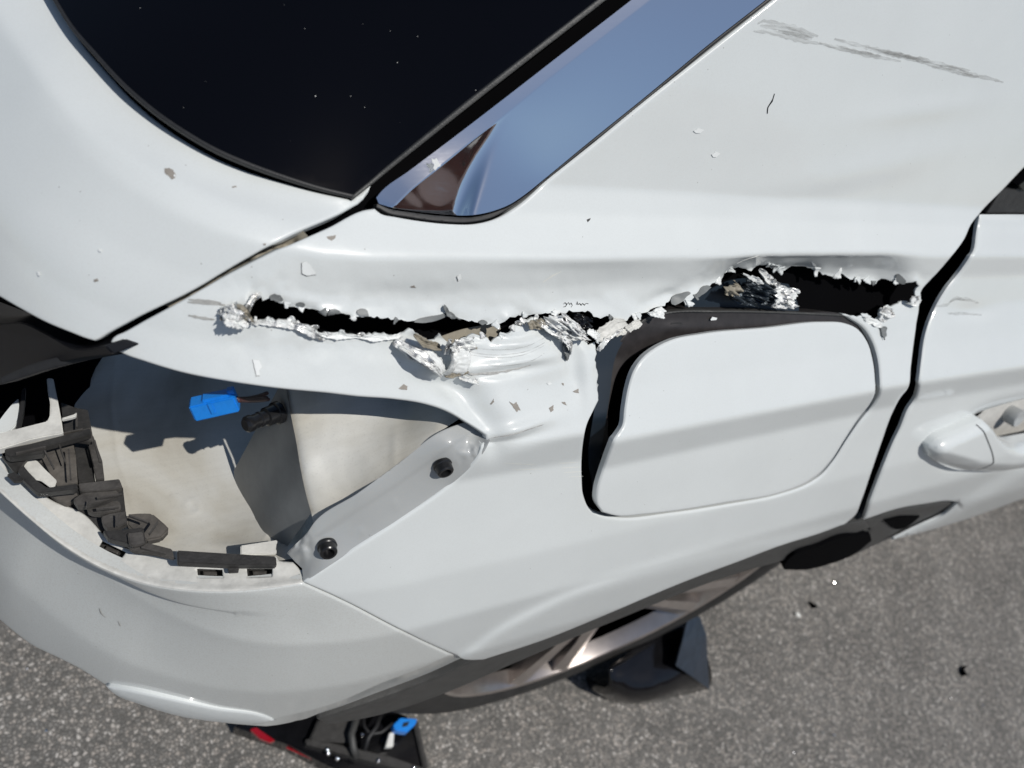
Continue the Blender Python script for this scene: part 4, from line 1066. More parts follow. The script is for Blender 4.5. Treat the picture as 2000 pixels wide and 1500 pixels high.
ribbon(TF, [(780, 658), (802, 672), (828, 692), (850, 712), (864, 730)], [8, 22, 26, 22, 6], [.001, .006, .007, .005, .001], 'flake', .002, seed=2)
ribbon(TF, [(770, 670), (796, 692), (826, 712), (852, 730)], [6, 10, 9, 2], [.006, .013, .012, .003], 'torn', .004, seed=3)
ribbon(TF, [(795, 642), (812, 655), (834, 668), (856, 678)], [4, 16, 18, 5], [.010, .010, .006, .002], 'primer', .004, seed=4)
ribbon(TF, [(858, 648), (862, 662), (864, 676), (862, 690)], [4, 12, 16, 12], [.012, .010, .008, .005], 'torn', .003, seed=5)
ribbon(TF, [(884, 648), (886, 662), (887, 678), (888, 692)], [44, 50, 46, 38], [.012, .011, .009, .006], 'torn', .004, jag=.2, rip=.0012, seed=6)
ribbon(TF, [(888, 676), (888, 694), (887, 712), (884, 728)], [36, 36, 38, 34], [.009, .008, .006, .003], 'flake', .001, jag=.05, seed=7)
ribbon(TF, [(872, 682), (871, 698), (871, 714), (868, 732)], [9, 9, 10, 12], [.012, .012, .009, .003], 'torn', -.003, jag=.05, seed=8)
ribbon(TF, [(868, 733), (884, 733), (900, 728), (908, 722)], [5, 7, 7, 3], [.002, .003, .003, .001], 'primer', .001, seed=9)
ribbon(TF, [(898, 736), (910, 740), (922, 742), (928, 747)], [5, 9, 9, 3], [.001, .004, .005, .004], 'torn', .002, seed=10)
ribbon(TF, [(1100, 664), (1094, 676), (1100, 690), (1106, 702)], [6, 10, 12, 8], [.001, .002, .003, .001], 'backside_shade', .001, seed=11)
ribbon(TF, [(1068, 640), (1082, 656), (1098, 672), (1110, 690)], [7, 11, 12, 4], [.002, .007, .007, .002], 'torn', .002, seed=12)
ribbon(TF, [(1046, 626), (1060, 634), (1076, 640), (1092, 650)], [8, 14, 12, 8], [.003, .007, .007, .004], 'torn', .003, rip=.001, seed=13)
ribbon(TF, [(1098, 612), (1106, 628), (1122, 642), (1138, 656)], [8, 15, 14, 5], [.003, .008, .007, .003], 'torn', .004, rip=.001, seed=14)
ribbon(TF, [(1140, 640), (1146, 648), (1158, 652), (1164, 668)], [10, 16, 12, 4], [.004, .006, .004, .001], 'flake', .002, jag=.3, seed=15)
ribbon(TF, [(1162, 660), (1180, 644), (1202, 630), (1222, 628)], [18, 22, 20, 6], [.000, .003, .003, .002], 'lip', .002, seed=16)
ribbon(TF, [(1165, 684), (1176, 664), (1196, 648), (1214, 640)], [4, 9, 8, 3], [.000, .003, .003, .002], 'torn', .001, seed=17)
ribbon(TF, [(1220, 642), (1234, 632), (1248, 626)], [10, 12, 8], [.002, .004, .003], 'lip', .002, seed=18)
ribbon(TF, [(1202, 656), (1214, 647), (1226, 643)], [5, 9, 4], [.000, .002, .001], 'lip', .001, seed=19)
ribbon(TF, [(1268, 614), (1282, 609), (1296, 602)], [4, 12, 6], [.003, .006, .003], 'flake', .003, rip=.001, seed=20)
ribbon(TF, [(430, 604), (444, 604), (462, 612), (480, 626)], [10, 26, 34, 16], [.002, .009, .010, .003], 'torn', .004, rip=.0011, seed=21)
ribbon(TF, [(482, 606), (486, 590), (494, 578), (508, 572)], [3, 7, 8, 3], [.001, .003, .003, .001], 'torn', .004, seed=22)
ribbon(TF, [(1508, 545), (1526, 560), (1536, 578), (1548, 594)], [6, 20, 24, 12], [.002, .004, .002, -.002], 'torn', .004, rip=.001, seed=23)
ribbon(TF, [(1716, 606), (1728, 612), (1738, 606)], [10, 18, 8], [.001, .003, .002], 'torn', .002, rip=.001, seed=24)
ribbon(TF, [(493, 628), (515, 628), (540, 631), (566, 633), (590, 640)], [5, 8, 7, 9, 4], [.0005, .0018, .001, .002, .0006], 'torn', .0012, jag=.35, rip=.0004, seed=31)
ribbon(TF, [(560, 630), (585, 636), (604, 644), (618, 655), (634, 660)], [4, 9, 12, 10, 3], [.0005, .002, .0025, .002, .0006], 'torn', .002, jag=.3, rip=.0005, seed=32)
ribbon(TF, [(618, 652), (650, 655), (690, 656), (724, 658)], [4, 9, 7, 3], [.0004, .0012, .001, .0005], 'flake', .001, jag=.3, rip=.0003, seed=33)
ribbon(TF, [(700, 656), (735, 659), (765, 656), (782, 652)], [3, 9, 8, 3], [.0004, .0016, .0015, .0005], 'flake', .001, jag=.3, rip=.0003, seed=34)
# fringe of thin metal slivers along both lips of the rip
fr = random.Random(5)
def fringe(line, count, side, lmin, lmax, mats):
    A = np.array(line, float); q = np.r_[0, np.cumsum(np.hypot(*np.diff(A, axis=0).T))]
    for _ in range(count):
        s_ = fr.uniform(0, q[-1]); c = np.array([np.interp(s_, q, A[:, 0]), np.interp(s_, q, A[:, 1])]); c2 = np.array([np.interp(s_ + 3, q, A[:, 0]), np.interp(s_ + 3, q, A[:, 1])])
        t = c2 - c; t /= (np.linalg.norm(t) + 1e-9); nn = np.array([-t[1], t[0]]) * side
        L_ = fr.uniform(lmin, lmax); d = nn * fr.uniform(0.5, 1) + t * fr.uniform(-0.9, 0.9); d /= np.linalg.norm(d)
        w = fr.uniform(7, 17); l0 = fr.uniform(0.0002, 0.0014)
        ribbon('torn_sliver', [tuple(c - d * 4), tuple(c + d * L_ * .5), tuple(c + d * L_ + t * fr.uniform(-2, 2))], [w, w * .75, fr.uniform(.6, 5)], [.0004, l0, l0 * fr.uniform(.6, 2.2)], fr.choice(mats), fr.uniform(0, .001), jag=.2, rip=.0003, seed=fr.randint(0, 999), n=7, m=4)
fringe(tear_up[3:52], 14, 1, 4, 9, ['paint', 'paint', 'flake', 'backside_shade'])
fringe(tear_up[52:], 16, 1, 4, 9, ['paint', 'paint', 'flake', 'backside_shade'])
fringe(tear_low2[:9], 8, 1, 4, 8, ['paint', 'torn'])
fringe(tear_left[6:26], 14, 1, 4, 9, ['flake', 'paint', 'torn'])
fringe(tear_left[36:], 14, 1, 4, 9, ['flake', 'torn', 'paint'])
# rolled lobes of the sheet's back along the upper lip, their shade painted grey
lobes = [(540, 584, 14, 9, 12), (588, 597, 9, 6, 8), (652, 607, 10, 5, 10), (708, 612, 11, 9, 10), (846, 624, 34, 6, -10), (884, 618, 9, 6, 30), (944, 631, 9, 5, 8),
         (1340, 588, 22, 7, -30), (1386, 575, 20, 6, -28), (1770, 551, 9, 6, 60)]
for i, (cx, cy, rx, ry, an) in enumerate(lobes):
    a = math.radians(an); pts = []
    for k in range(16):
        th = 2 * math.pi * k / 16; rr = 1 + 0.10 * random.uniform(-1, 1)
        px_, py_ = rx * math.cos(th) * rr, ry * math.sin(th) * (rr if math.sin(th) < 0 else 0.4 + 0.5 * random.random())
        pts.append((cx + px_ * math.cos(a) - py_ * math.sin(a), cy + px_ * math.sin(a) + py_ * math.cos(a)))
    panel('torn_lobe', pts, 'backside_shade', quarter, step=4, off=0.0008, edge_r=0, skirt=0.0005, disp=lambda V, P, dd: q_disp(V, P, dd) + 0.0002)

# ================================================================== marks on the paint
def chip(pts, mat='chip', off=0.0004, parent=None, dsp=None, seed=0):
    base = {'q': q_disp, 't': tg_disp, 'b': bp_disp}[parent]
    par = {'q': quarter, 't': tailgate, 'b': bumper}[parent]
    return panel('paint_chip' if mat == 'chip' else 'flake_or_light_mark', jag_line(list(pts) + [pts[0]], 0.8, 3, seed)[:-1], mat, par, step=4, off=off, disp=lambda V, P, dd: base(V, P, dd), edge_r=0, skirt=0.0002)
chip([(319, 325), (328, 323), (336, 327), (342, 338), (341, 345), (335, 349), (328, 341), (321, 336)], parent='t')
chip([(338, 337), (341, 337), (341, 344), (338, 341)], 'flake', 0.0007, 't')
chip([(638, 462), (656, 459), (655, 465), (648, 470), (640, 466)], parent='q')
chip([(803, 562), (810, 559), (814, 564), (806, 564)], parent='q')
chip([(183, 546), (190, 544), (192, 549), (184, 551)], parent='t')
chip([(451, 358), (458, 356), (462, 358), (453, 360)], parent='t')
chip([(514, 476), (519, 475), (519, 479), (515, 479)], parent='t')
chip([(779, 759), (789, 750), (796, 754), (795, 762), (785, 761)], parent='q')
chip([(989, 783), (998, 788), (1004, 784), (1013, 801), (1008, 800), (1005, 804)], parent='q')
chip([(956, 789), (961, 778), (962, 784), (958, 790)], parent='q')
chip([(1072, 797), (1081, 791), (1081, 801), (1075, 805)], parent='q')
chip([(1097, 785), (1104, 785), (1107, 792), (1100, 789)], parent='q')
chip([(1120, 765), (1130, 759), (1131, 768), (1124, 767)], parent='q')
chip([(1066, 748), (1072, 745), (1077, 749), (1070, 752)], 'flake', 0.0006, 'q')
chip([(1096, 748), (1100, 748), (1101, 753), (1098, 752)], parent='q')
for pts in ([(590, 514), (598, 511), (606, 518), (613, 528), (618, 536), (600, 539), (590, 534)], [(494, 703), (506, 704), (512, 716), (506, 724), (508, 733), (501, 734), (498, 720)],
            [(893, 541), (900, 536), (902, 545), (896, 550)]):
    c_ = np.mean(np.array(pts, float), 0); A = np.array(pts, float)
    chip([tuple(c_ + (p - c_) * 1.06 + np.array([-1.0, 1.0])) for p in A], 'scratch', 0.00025, 'q', seed=3)  # grey copy shifted down and left, painting the flake's shadow
    chip(pts, 'flake', 0.0009, 'q', seed=4)
chip([(72, 530), (77, 531), (78, 538), (74, 539)], 'flake', 0.001, 't')
chip([(192, 486), (198, 487), (197, 492), (193, 491)], 'flake', 0.001, 't')

def strokes(name, lines, *a, seed=0, **k):
    for i, ln in enumerate(lines): stroke(name, [ln], *a, seed=seed * 10 + i, **k)
def stroke(name, lines, w, mat, par, base, off=0.0003, seed=0):
    """thin scratches laid on the paint: one mesh"""
    r = random.Random(seed); verts = []; faces = []
    for ln in lines:
        P = np.array(smooth_line(ln, False, 6)) if len(ln) > 1 else np.array(ln)
        t = cast(P, off); d = dirs(P); W = CAM + d * t[:, None]; N = normal(W)
        W = W + N * base(P, W, np.full(len(P), 99.0))[:, None]
        n = len(P)
        for i in range(n):
            tg = W[min(i+1, n-1)] - W[max(i-1, 0)]; s = np.cross(N[i], tg); s /= np.linalg.norm(s) + 1e-9
            ww = w * (0.35 + 0.65 * math.sin(math.pi * (i + 0.5) / n)) * r.uniform(0.5, 1.2) * 0.00031
            verts += [tuple(W[i] - s * ww), tuple(W[i] + s * ww)]
        b = len(verts) - 2 * n
        for i in range(n - 1): faces.append((b + 2*i, b + 2*i + 1, b + 2*i + 3, b + 2*i + 2))
    me = bpy.data.meshes.new(name); me.from_pydata(verts, [], faces); me.update()
    return link(name, me, par, [mat])
chip([(1355, 256), (1364, 250), (1376, 254), (1368, 260), (1360, 260)], 'flake', 0.0006, 'q', seed=5)  # white speck painting a sun glint
chip([(1390, 302), (1398, 296), (1407, 300), (1400, 307), (1393, 307)], 'flake', 0.0006, 'q', seed=6)  # another sun glint painted as a white speck
chip([(1146, 429), (1154, 426), (1152, 430), (1148, 434)], 'seal', 0.0003, 'q', seed=7)
def scuff_mat():
    m, nt, b = new_mat('rubbed_scuff')
    tc = nt.nodes.new('ShaderNodeTexCoord')
    mp = nt.nodes.new('ShaderNodeMapping'); mp.inputs['Scale'].default_value = (45, 700, 700); nt.links.new(tc.outputs['Object'], mp.inputs[0])
    n = nd(nt, 'ShaderNodeTexNoise', Scale=1.0, Detail=5.0, Roughness=0.7); nt.links.new(mp.outputs[0], n.inputs['Vector'])
    r = ramp(nt, n.outputs[0], [(0.36, 0.03), (0.60, 0.31)])
    nt.links.new(r.outputs[0], b.inputs['Alpha'])
    b.inputs['Base Color'].default_value = (0.30, 0.295, 0.28, 1); b.inputs['Roughness'].default_value = 0.6
    return m
MT['scuff'] = scuff_mat()
strokes('scuff_mark', [[(1480, 46), (1492, 40), (1540, 52), (1575, 62), (1598, 71)], [(1485, 50), (1540, 58), (1590, 72)], [(1520, 60), (1552, 66), (1586, 74)], [(1530, 63), (1586, 76)], [(1472, 60), (1510, 64), (1560, 78), (1606, 86)],
        [(1600, 84), (1650, 96), (1700, 108), (1760, 120)], [(1612, 88), (1690, 105), (1720, 110)]], 5.5, 'scuff', quarter, q_disp, seed=1)
strokes('scuff_mark', [[(1630, 76), (1700, 94), (1780, 112), (1850, 128), (1895, 138)], [(1690, 92), (1760, 108), (1840, 126), (1892, 141)], [(1700, 97), (1770, 112), (1820, 123)], [(1790, 118), (1850, 136), (1912, 151)], [(1820, 130), (1880, 143), (1940, 155), (1960, 161)], [(1850, 136), (1900, 146)]], 5.5, 'scuff', quarter, q_disp, seed=2)
strokes('fine_scratch', [[(1513, 183), (1508, 198), (1500, 210), (1499, 222)]], 2.2, 'black', quarter, q_disp, seed=3)
strokes('fine_scratch', [[(1062, 553), (1080, 541), (1098, 532)], [(1453, 525), (1470, 510), (1484, 499)]], 1.8, 'label', quarter, q_disp, seed=4)
# the little scribble-like paint cracks above the tear
strokes('paint_crack_crease', [[(1106, 597), (1109, 594), (1112, 597), (1109, 601), (1105, 602)], [(1112, 597), (1116, 594), (1118, 598), (1121, 595), (1123, 599), (1119, 602)], [(1131, 598), (1134, 592), (1134, 598), (1138, 596), (1140, 599), (1144, 596), (1147, 599), (1151, 596), (1156, 597)]], 1.2, 'black', quarter, q_disp, seed=5)
strokes('fine_scratch', [[(368, 585), (400, 588), (432, 592)], [(366, 590), (410, 593), (440, 596)], [(368, 616), (400, 622), (420, 624)]], 2.6, 'scratch', quarter, q_disp, seed=6)
strokes('rub_mark', [[(905 + 3*i, 676 + 5.5*i), (960, 682 + 5.0*i), (1020, 674 + 5.0*i), (1060 - 2*i, 655 + 6*i)] for i in (0, 2, 3, 6)], 1.3, 'scuff', quarter, q_disp, seed=7)
strokes('paint_crack_crease', [[(908, 724), (918, 729), (940, 728), (965, 726), (1000, 720), (1030, 711)]], 4.5, 'scratch', quarter, q_disp, seed=8)
strokes('paint_crack_crease', [[(905, 716), (910, 726), (920, 731)], [(960, 858), (1000, 845), (1030, 836), (1060, 829)]], 1.7, 'scratch', quarter, q_disp, seed=9)  # second stroke draws the deep crease as a grey line
strokes('door_scrape', [[(1826, 598), (1850, 596), (1862, 584), (1885, 584), (1912, 592)], [(1855, 590), (1868, 582), (1884, 586)], [(1852, 612), (1880, 613), (1920, 615)]], 6, 'scuff', door, dr_disp, seed=10)
strokes('fine_scratch', [[(167, 1218), (172, 1226), (183, 1233)], [(210, 1240), (216, 1248)]], 2.2, 'scratch', bumper, bp_disp, seed=11)
strokes('fine_scratch', [[(1090 + i * 6, 905 + 9 * i), (1130 + i * 3, 903 + 9 * i)] for i in range(4)] + [[(985, 905), (1050, 908)], [(1000, 918), (1060, 916)]], 0.9, 'label', quarter, q_disp, seed=12)
# paint flake lying on the bright trim
fk = panel('flake_or_light_mark', [(843, 309), (848, 312), (853, 309), (857, 317), (861, 324), (855, 327), (850, 333), (846, 328), (848, 321), (844, 316)], 'flake', None, step=3, off=0.004, edge_r=0, skirt=0.0006)
tag(fk, 'small white paint flake lying on the bright metal trim', 'paint flake')

# ================================================================== WHEEL
HUB = Vector((0.62, 0.2086, 0.449)); OUT = (0, -1, 0)
wheel = empty('wheel', HUB); wheel.parent = car
def wl(name, prof, mat, n=96):
    o = lathe(name, (0, 0, 0), OUT, prof, mat, wheel, n); return o
wl('tyre', [(0.25, -0.2), (0.31, -0.215), (0.335, -0.19), (0.338, -0.10), (0.335, -0.02), (0.325, -0.003), (0.30, 0.008), (0.27, 0.010), (0.252, 0.0), (0.248, -0.02)], 'blacktyre')
wl('rim', [(0.236, -0.15), (0.240, -0.02), (0.246, 0.004), (0.251, 0.006), (0.253, 0.002), (0.254, -0.02)][::-1] + [(0.236, -0.1)], 'rim')
wl('rim_back', [(0.001, -0.09), (0.24, -0.10), (0.24, -0.105), (0.001, -0.105)], 'black', 48)
wl('wheel_hub', [(0.06, -0.08), (0.055, -0.018), (0.04, -0.012), (0.001, -0.010)], 'rim', 32)
sp_me = None
for k in range(5):
    for s in (-1, 1):
        an = 2 * math.pi * k / 5 + s * 0.17 + 0.35
        if sp_me is None:
            bm = bmesh.new()
            prof = [(0.045, 0.016, -0.014), (0.14, 0.013, -0.006), (0.235, 0.020, 0.000), (0.247, 0.022, 0.001)]
            rings = []
            for (r, w, y) in prof:
                rings.append([bm.verts.new((r, -y + 0.0, -w)), bm.verts.new((r, -y - 0.004, 0)), bm.verts.new((r, -y, w)), bm.verts.new((r, -y + 0.035, w * 0.7)), bm.verts.new((r, -y + 0.035, -w * 0.7))])
            for i in range(3):
                for j in range(5):
                    bm.faces.new((rings[i][j], rings[i][(j+1) % 5], rings[i+1][(j+1) % 5], rings[i+1][j]))
            bm.faces.new(rings[0]); bm.faces.new(rings[3][::-1]); bmesh.ops.recalc_face_normals(bm, faces=bm.faces)
            sp_me = bpy.data.meshes.new('spoke'); bm.to_mesh(sp_me); bm.free(); sp_me.materials.append(MT['rim'])
        o = bpy.data.objects.new('spoke', sp_me); col.objects.link(o); o.parent = wheel; o.rotation_euler = (0, an, 0)
# wheel house and underside: keep the space behind dark
def rev_arc(name, r, y0, y1, mat):
    verts = []; faces = []; n = 40
    for k in range(n + 1):
        an = math.radians(-8 + 196 * k / n)
        for y in (y0, y1): verts.append((HUB.x - r * math.cos(an), y, HUB.z + r * math.sin(an)))
    for k in range(n): faces.append((2*k, 2*k+1, 2*k+3, 2*k+2))
    c = len(verts); verts.append((HUB.x, y1, HUB.z))
    for k in range(n): faces.append((2*k+1, c, 2*k+3))
    me = bpy.data.meshes.new(name); me.from_pydata(verts, [], faces); me.update(); return link(name, me, car, [mat])
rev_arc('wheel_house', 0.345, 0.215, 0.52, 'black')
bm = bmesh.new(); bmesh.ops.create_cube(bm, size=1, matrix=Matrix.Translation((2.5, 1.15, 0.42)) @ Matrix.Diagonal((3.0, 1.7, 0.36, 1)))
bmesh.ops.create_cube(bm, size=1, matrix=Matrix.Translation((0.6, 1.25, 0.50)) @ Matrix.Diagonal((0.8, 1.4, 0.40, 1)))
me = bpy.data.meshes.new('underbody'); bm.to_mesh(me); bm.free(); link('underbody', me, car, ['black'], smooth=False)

# ================================================================== loose things
# connector hanging in the lamp recess
def boxm(bm, c, ax, size):
    m = Matrix.Translation(Vector(c)) @ Matrix((ax[0], ax[1], ax[2])).transposed().to_4x4() @ Matrix.Diagonal((*size, 1))
    return bmesh.ops.create_cube(bm, size=1, matrix=m)
def mesh_obj(name, bm, mat, parent, bevel=0.0, smooth=False):
    if bevel: bmesh.ops.bevel(bm, geom=list(bm.edges), offset=bevel, segments=2, affect='EDGES', clamp_overlap=True)
    me = bpy.data.meshes.new(name); bm.to_mesh(me); bm.free(); return link(name, me, parent, [mat], smooth=smooth)
cdepth = float(cast(np.array([[420, 790]]))[0]) + 0.035
cc = CAM + dirs(np.array([[420, 790]]))[0] * cdepth
conn = tag(empty('wiring_connector', tuple(cc)), 'blue wiring plug dangling in the empty tail lamp recess', 'wiring plug')
r_, u_, f_ = Vector(RIGHT), Vector(UP), Vector(FWD)
a1 = (r_ * 0.96 + u_ * 0.22 + f_ * 0.12).normalized(); a3 = (u_ * -0.62 * 1 - f_ * 0.75); a3 = (a3 - a1 * a3.dot(a1)).normalized(); a2 = a3.cross(a1)
px = cdepth / FP
bm = bmesh.new(); boxm(bm, (0, 0, 0), (a1, a2, a3), (86 * px, 38 * px, 34 * px)); mesh_obj('plug_body', bm, 'blue', conn, 0.0008)
bm = bmesh.new(); boxm(bm, a1 * 8 * px + a2 * 20 * px, (a1, a2, a3), (50 * px, 8 * px, 22 * px)); boxm(bm, a1 * -4 * px + a3 * 18 * px + a2 * 6 * px, (a1, a2, a3), (8 * px, 26 * px, 5 * px)); boxm(bm, a1 * 38 * px + a2 * 24 * px, (a1, a2, a3), (14 * px, 12 * px, 14 * px)); mesh_obj('plug_latch', bm, 'blue', conn, 0.0004)
pinm = None
for i in range(4):
    for j in range(2):
        if pinm is None:
            bm = bmesh.new(); boxm(bm, (0, 0, 0), (a1, a2, a3), (1.2 * px, 6 * px, 9 * px)); pinm = bpy.data.meshes.new('pin_hole'); bm.to_mesh(pinm); bm.free(); pinm.materials.append(MT['black'])
        o = bpy.data.objects.new('pin_hole', pinm); col.objects.link(o); o.parent = conn
        o.location = a1 * -43.2 * px + a2 * ((i - 1.5) * 8.5 * px) + a3 * ((j - 0.5) * 14 * px)
w0 = a1 * 42 * px
for k, (e0, e1) in enumerate((((520, 775), 0.03), ((524, 780), 0.03), ((522, 770), 0.04))):
    pe = Vector(CAM + dirs(np.array([e0], float))[0] * (cdepth + e1)) - Vector(cc)
    mid = (w0 + pe) * 0.5 + u_ * (-0.002 * k) + a2 * (0.001 * k)
    pts = [w0 * (1 - s) ** 2 + mid * 2 * s * (1 - s) + pe * s * s for s in np.linspace(0, 1, 9)]
    tube('wire', [p + a2 * 3 * px * (k - 1) for p in pts], 0.0012, 'wire', conn)

# black broken liner piece on the asphalt
def on_g(u, v, z): return on_z(u, v, z + GROUND)
base = on_g(1270, 1320, 0.0)
shell = tag(empty('broken_liner_piece', tuple(base)), 'black curved plastic fragment lying on asphalt by the rear wheel', 'plastic fragment')
rimp = smooth_line([(1142, 1322), (1150, 1347), (1205, 1374), (1270, 1372), (1330, 1358), (1384, 1346)], False, 14)
topp = smooth_line([(1190, 1306), (1215, 1285), (1255, 1252), (1290, 1232), (1312, 1215), (1345, 1203)], False, 14)
def resample(L, n):
    L = np.array(L); s = np.r_[0, np.cumsum(np.hypot(*np.diff(L, axis=0).T))]; q = np.linspace(0, s[-1], n)
    return np.stack([np.interp(q, s, L[:, 0]), np.interp(q, s, L[:, 1])], 1)
n1, n2 = 24, 14
rp, tp = resample(rimp, n1), resample(topp, n1)
verts = []; faces = []
for i in range(n1):
    A = on_g(*rp[i], 0.004); B = on_g(*tp[i], 0.115)
    for j in range(n2):
        s = j / (n2 - 1)
        p = A + (B - A) * s
        p = p + np.array([-0.2, -0.75, 0.55]) * 0.050 * math.sin(math.pi * s) * (1 - 0.5 * abs(i / n1 - 0.45)) + 0.002 * np.array([0, 0, float(vnoise(np.array([i * .3]), np.array([j * .4]))[0])])
        if p[2] < GROUND + 0.003: p[2] = GROUND + 0.003
        verts.append(tuple(p - base))
for i in range(n1 - 1):
    for j in range(n2 - 1): faces.append((i*n2+j, (i+1)*n2+j, (i+1)*n2+j+1, i*n2+j+1))
me = bpy.data.meshes.new('curved_shell'); me.from_pydata(verts, [], faces); me.update()
o = link('curved_shell', me, shell, ['gloss_black']); md = o.modifiers.new('thick', 'SOLIDIFY'); md.thickness = 0.003
MT['facet'] = simple('blue_black_plastic', (0.020, 0.028, 0.042), 0.35, nscale=80, ncon=0.3)
fc = [on_g(1345, 1203, 0.160), on_g(1368, 1206, 0.150), on_g(1380, 1240, 0.13), on_g(1385, 1346, 0.05), on_g(1352, 1322, 0.10), on_g(1320, 1300, 0.13), on_g(1332, 1255, 0.15)]
bm = bmesh.new(); vs = [bm.verts.new(tuple(p - base)) for p in fc]; bm.faces.new(vs)
r = bmesh.ops.extrude_face_region(bm, geom=list(bm.faces)); bmesh.ops.translate(bm, verts=[v for v in r['geom'] if isinstance(v, bmesh.types.BMVert)], vec=(0.004, 0.004, -0.006))
bmesh.ops.triangulate(bm, faces=[f for f in bm.faces if len(f.verts) > 4]); bmesh.ops.recalc_face_normals(bm, faces=bm.faces)
mesh_obj('side_facet', bm, 'facet', shell)

# smashed tail lamp on the asphalt
lb = on_g(660, 1460, 0.0)
lamp = tag(empty('fallen_tail_lamp', tuple(lb)), 'fallen tail lamp lying face down below the bumper with red lens edge', 'tail lamp')
def gslab(name, pts, mat, z, th, par, org, bevel=0.001):
    bm = bmesh.new(); top = [on_g(u, v, z if not isinstance(z, (list, tuple)) else z[i]) - org for i, (u, v) in enumerate(pts)]
    vt = [bm.verts.new(p) for p in top]; vb = [bm.verts.new((p[0], p[1], p[2] - th)) for p in top]; n = len(top)
    bm.faces.new(vt); bm.faces.new(vb[::-1])
    for i in range(n): bm.faces.new((vt[i], vb[i], vb[(i+1) % n], vt[(i+1) % n]))
    bmesh.ops.recalc_face_normals(bm, faces=bm.faces)
    if bevel: bmesh.ops.bevel(bm, geom=list(bm.edges), offset=bevel, segments=2, affect='EDGES', clamp_overlap=True)
    bmesh.ops.triangulate(bm, faces=[f for f in bm.faces if len(f.verts) > 4])
    return mesh_obj(name, bm, mat, par)
gslab('lamp_housing', [(455, 1418), (500, 1400), (640, 1380), (740, 1376), (800, 1400), (826, 1476), (840, 1540), (740, 1540), (640, 1494), (560, 1452)], 'gloss_black', 0.040, 0.036, lamp, lb, 0.003)
gslab('red_lens', [(488, 1424), (500, 1420), (538, 1446), (528, 1450), (508, 1442)], 'red', 0.044, 0.01, lamp, lb)
gslab('red_lens', [(560, 1458), (640, 1494), (740, 1541), (738, 1543), (638, 1496), (558, 1460)], 'red', 0.030, 0.004, lamp, lb)
gslab('lamp_ridge', [(600, 1440), (760, 1476), (830, 1500), (828, 1512), (740, 1490), (596, 1452)], 'bracket_dark', 0.052, 0.02, lamp, lb, 0.002)
gslab('lamp_ridge', [(622, 1404), (690, 1400), (682, 1450), (604, 1446)], 'bracket_dark', 0.056, 0.02, lamp, lb, 0.002)
gslab('lamp_ridge', [(806, 1404), (816, 1404), (838, 1500), (828, 1500)], 'bracket_dark', 0.048, 0.02, lamp, lb, 0.002)
def ground_path(pts, zs): return [on_g(u, v, z) - lb for (u, v), z in zip(pts, zs)]
tube('lamp_cable', ground_path([(700, 1392), (694, 1410), (686, 1435), (690, 1460), (696, 1478)], [.06, .066, .068, .066, .055]), 0.005, 'cladding', lamp)
tube('lamp_cable', ground_path([(708, 1392), (712, 1420), (724, 1434), (745, 1430), (768, 1412)], [.06, .062, .066, .066, .07]), 0.0022, 'seal', lamp)
tube('lamp_cable', ground_path([(745, 1390), (735, 1420), (720, 1440), (712, 1465)], [.06, .066, .068, .055]), 0.003, 'seal', lamp)
gslab('blue_plug', [(768, 1416), (782, 1402), (815, 1404), (812, 1414), (796, 1430), (772, 1426)], 'blue', 0.075, 0.016, lamp, lb)
gslab('plug_recess', [(788, 1412), (800, 1409), (796, 1418), (786, 1420)], 'inner_blue', 0.0762, 0.004, lamp, lb, 0)
gslab('label_sticker', [(761, 1431), (770, 1430), (768, 1458), (753, 1459)], 'label', 0.060, 0.01, lamp, lb, 0.0006)
MT['screw'] = simple('bright_screw', (0.85, 0.85, 0.85), 0.12, metal=1.0)
for (u, v) in ((640, 1463), (642, 1470), (659, 1480), (708, 1433), (739, 1485), (808, 1499)):
    p = on_g(u, v, 0.054) - lb
    lathe('lamp_screw', tuple(p - np.array([0, 0, 0.004])), (0, 0, 1), [(0.0028, 0), (0.0028, 0.003), (0.0022, 0.0048), (0.001, 0.0055)], 'screw', lamp, 12)

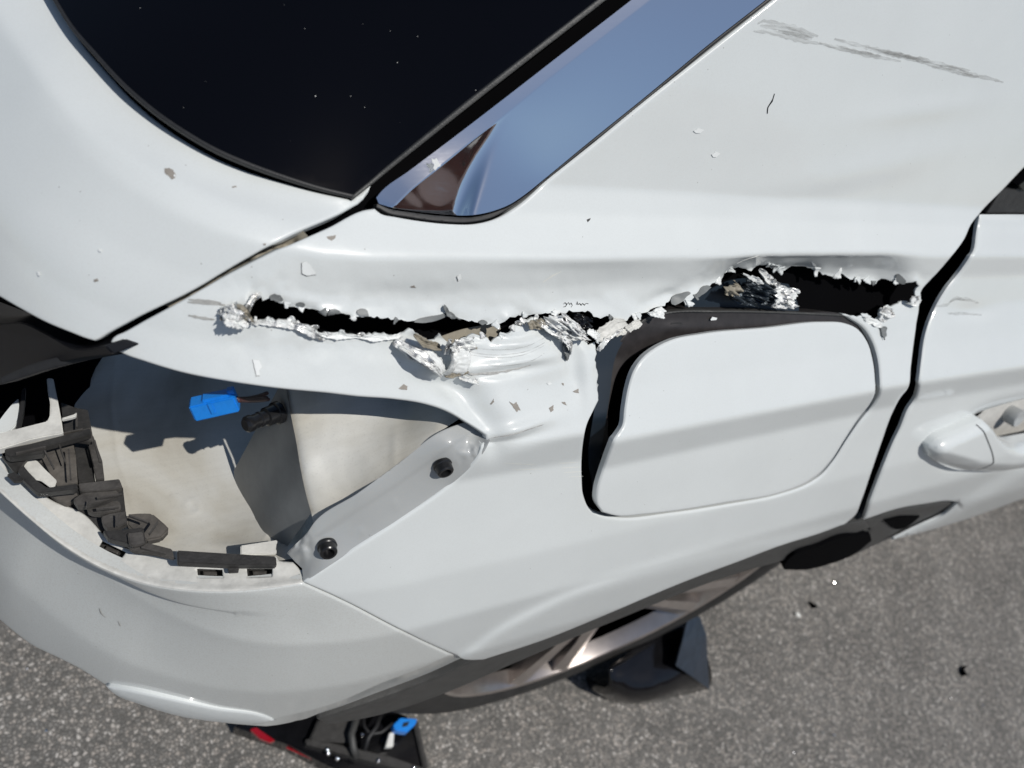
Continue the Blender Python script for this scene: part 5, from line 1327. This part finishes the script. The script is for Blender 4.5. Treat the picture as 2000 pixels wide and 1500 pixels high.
# small debris
def blob(name, u, v, size, mat, label, cat, group=None, seed=0, flat=0.5):
    r = random.Random(seed); bm = bmesh.new(); bmesh.ops.create_icosphere(bm, subdivisions=1, radius=size)
    for w in bm.verts: w.co *= r.uniform(0.7, 1.25)
    for w in bm.verts: w.co.z *= flat
    mz = min(w.co.z for w in bm.verts)
    for w in bm.verts: w.co.z -= mz
    me = bpy.data.meshes.new(name); bm.to_mesh(me); bm.free()
    o = link(name, me, None, [mat], smooth=False); o.location = on_g(u, v, 0.0); o.rotation_euler = (0, 0, r.uniform(0, 6))
    tag(o, label, cat, group); return o
def shard(u, v, pts, label):
    c = on_g(u, v, 0.0)
    bm = bmesh.new(); top = [on_g(a, b, 0.008 + 0.004 * (i % 2)) - c for i, (a, b) in enumerate(pts)]
    vt = [bm.verts.new(p) for p in top]; vb = [bm.verts.new((p[0], p[1], 0.001)) for p in top]; n = len(top)
    bm.faces.new(vt); bm.faces.new(vb[::-1])
    for i in range(n): bm.faces.new((vt[i], vb[i], vb[(i+1) % n], vt[(i+1) % n]))
    bmesh.ops.triangulate(bm, faces=[f for f in bm.faces if len(f.verts) > 4]); bmesh.ops.recalc_face_normals(bm, faces=bm.faces)
    o = mesh_obj('plastic_shard', bm, 'black', None); o.location = c; tag(o, label, 'plastic shard')
shard(1590, 1180, [(1583, 1174), (1588, 1178), (1598, 1184), (1594, 1185), (1586, 1181)], 'thin black plastic shard on asphalt near the front of the rear arch')
shard(1885, 1308, [(1884, 1299), (1889, 1302), (1883, 1307), (1888, 1315), (1892, 1317), (1886, 1318), (1879, 1309)], 'curved black plastic shard alone on the asphalt at far right')
blob('pebble', 1557, 1201, 0.0065, 'label', 'pale pebble on asphalt beside the thin black shard', 'pebble', seed=3)
for i, (u, v) in enumerate(((1918, 1378), (1856, 1364), (1628, 1138), (1806, 1198), (1606, 1430), (1627, 1436), (1549, 1470), (1946, 1358), (54, 1306), (91, 1428))):
    blob('glass_fragment', u, v, 0.0022, 'screw', 'tiny bright glass fragment glinting on the grey asphalt', 'glass fragment', 'glass fragments scattered on the asphalt', seed=10 + i, flat=0.8)
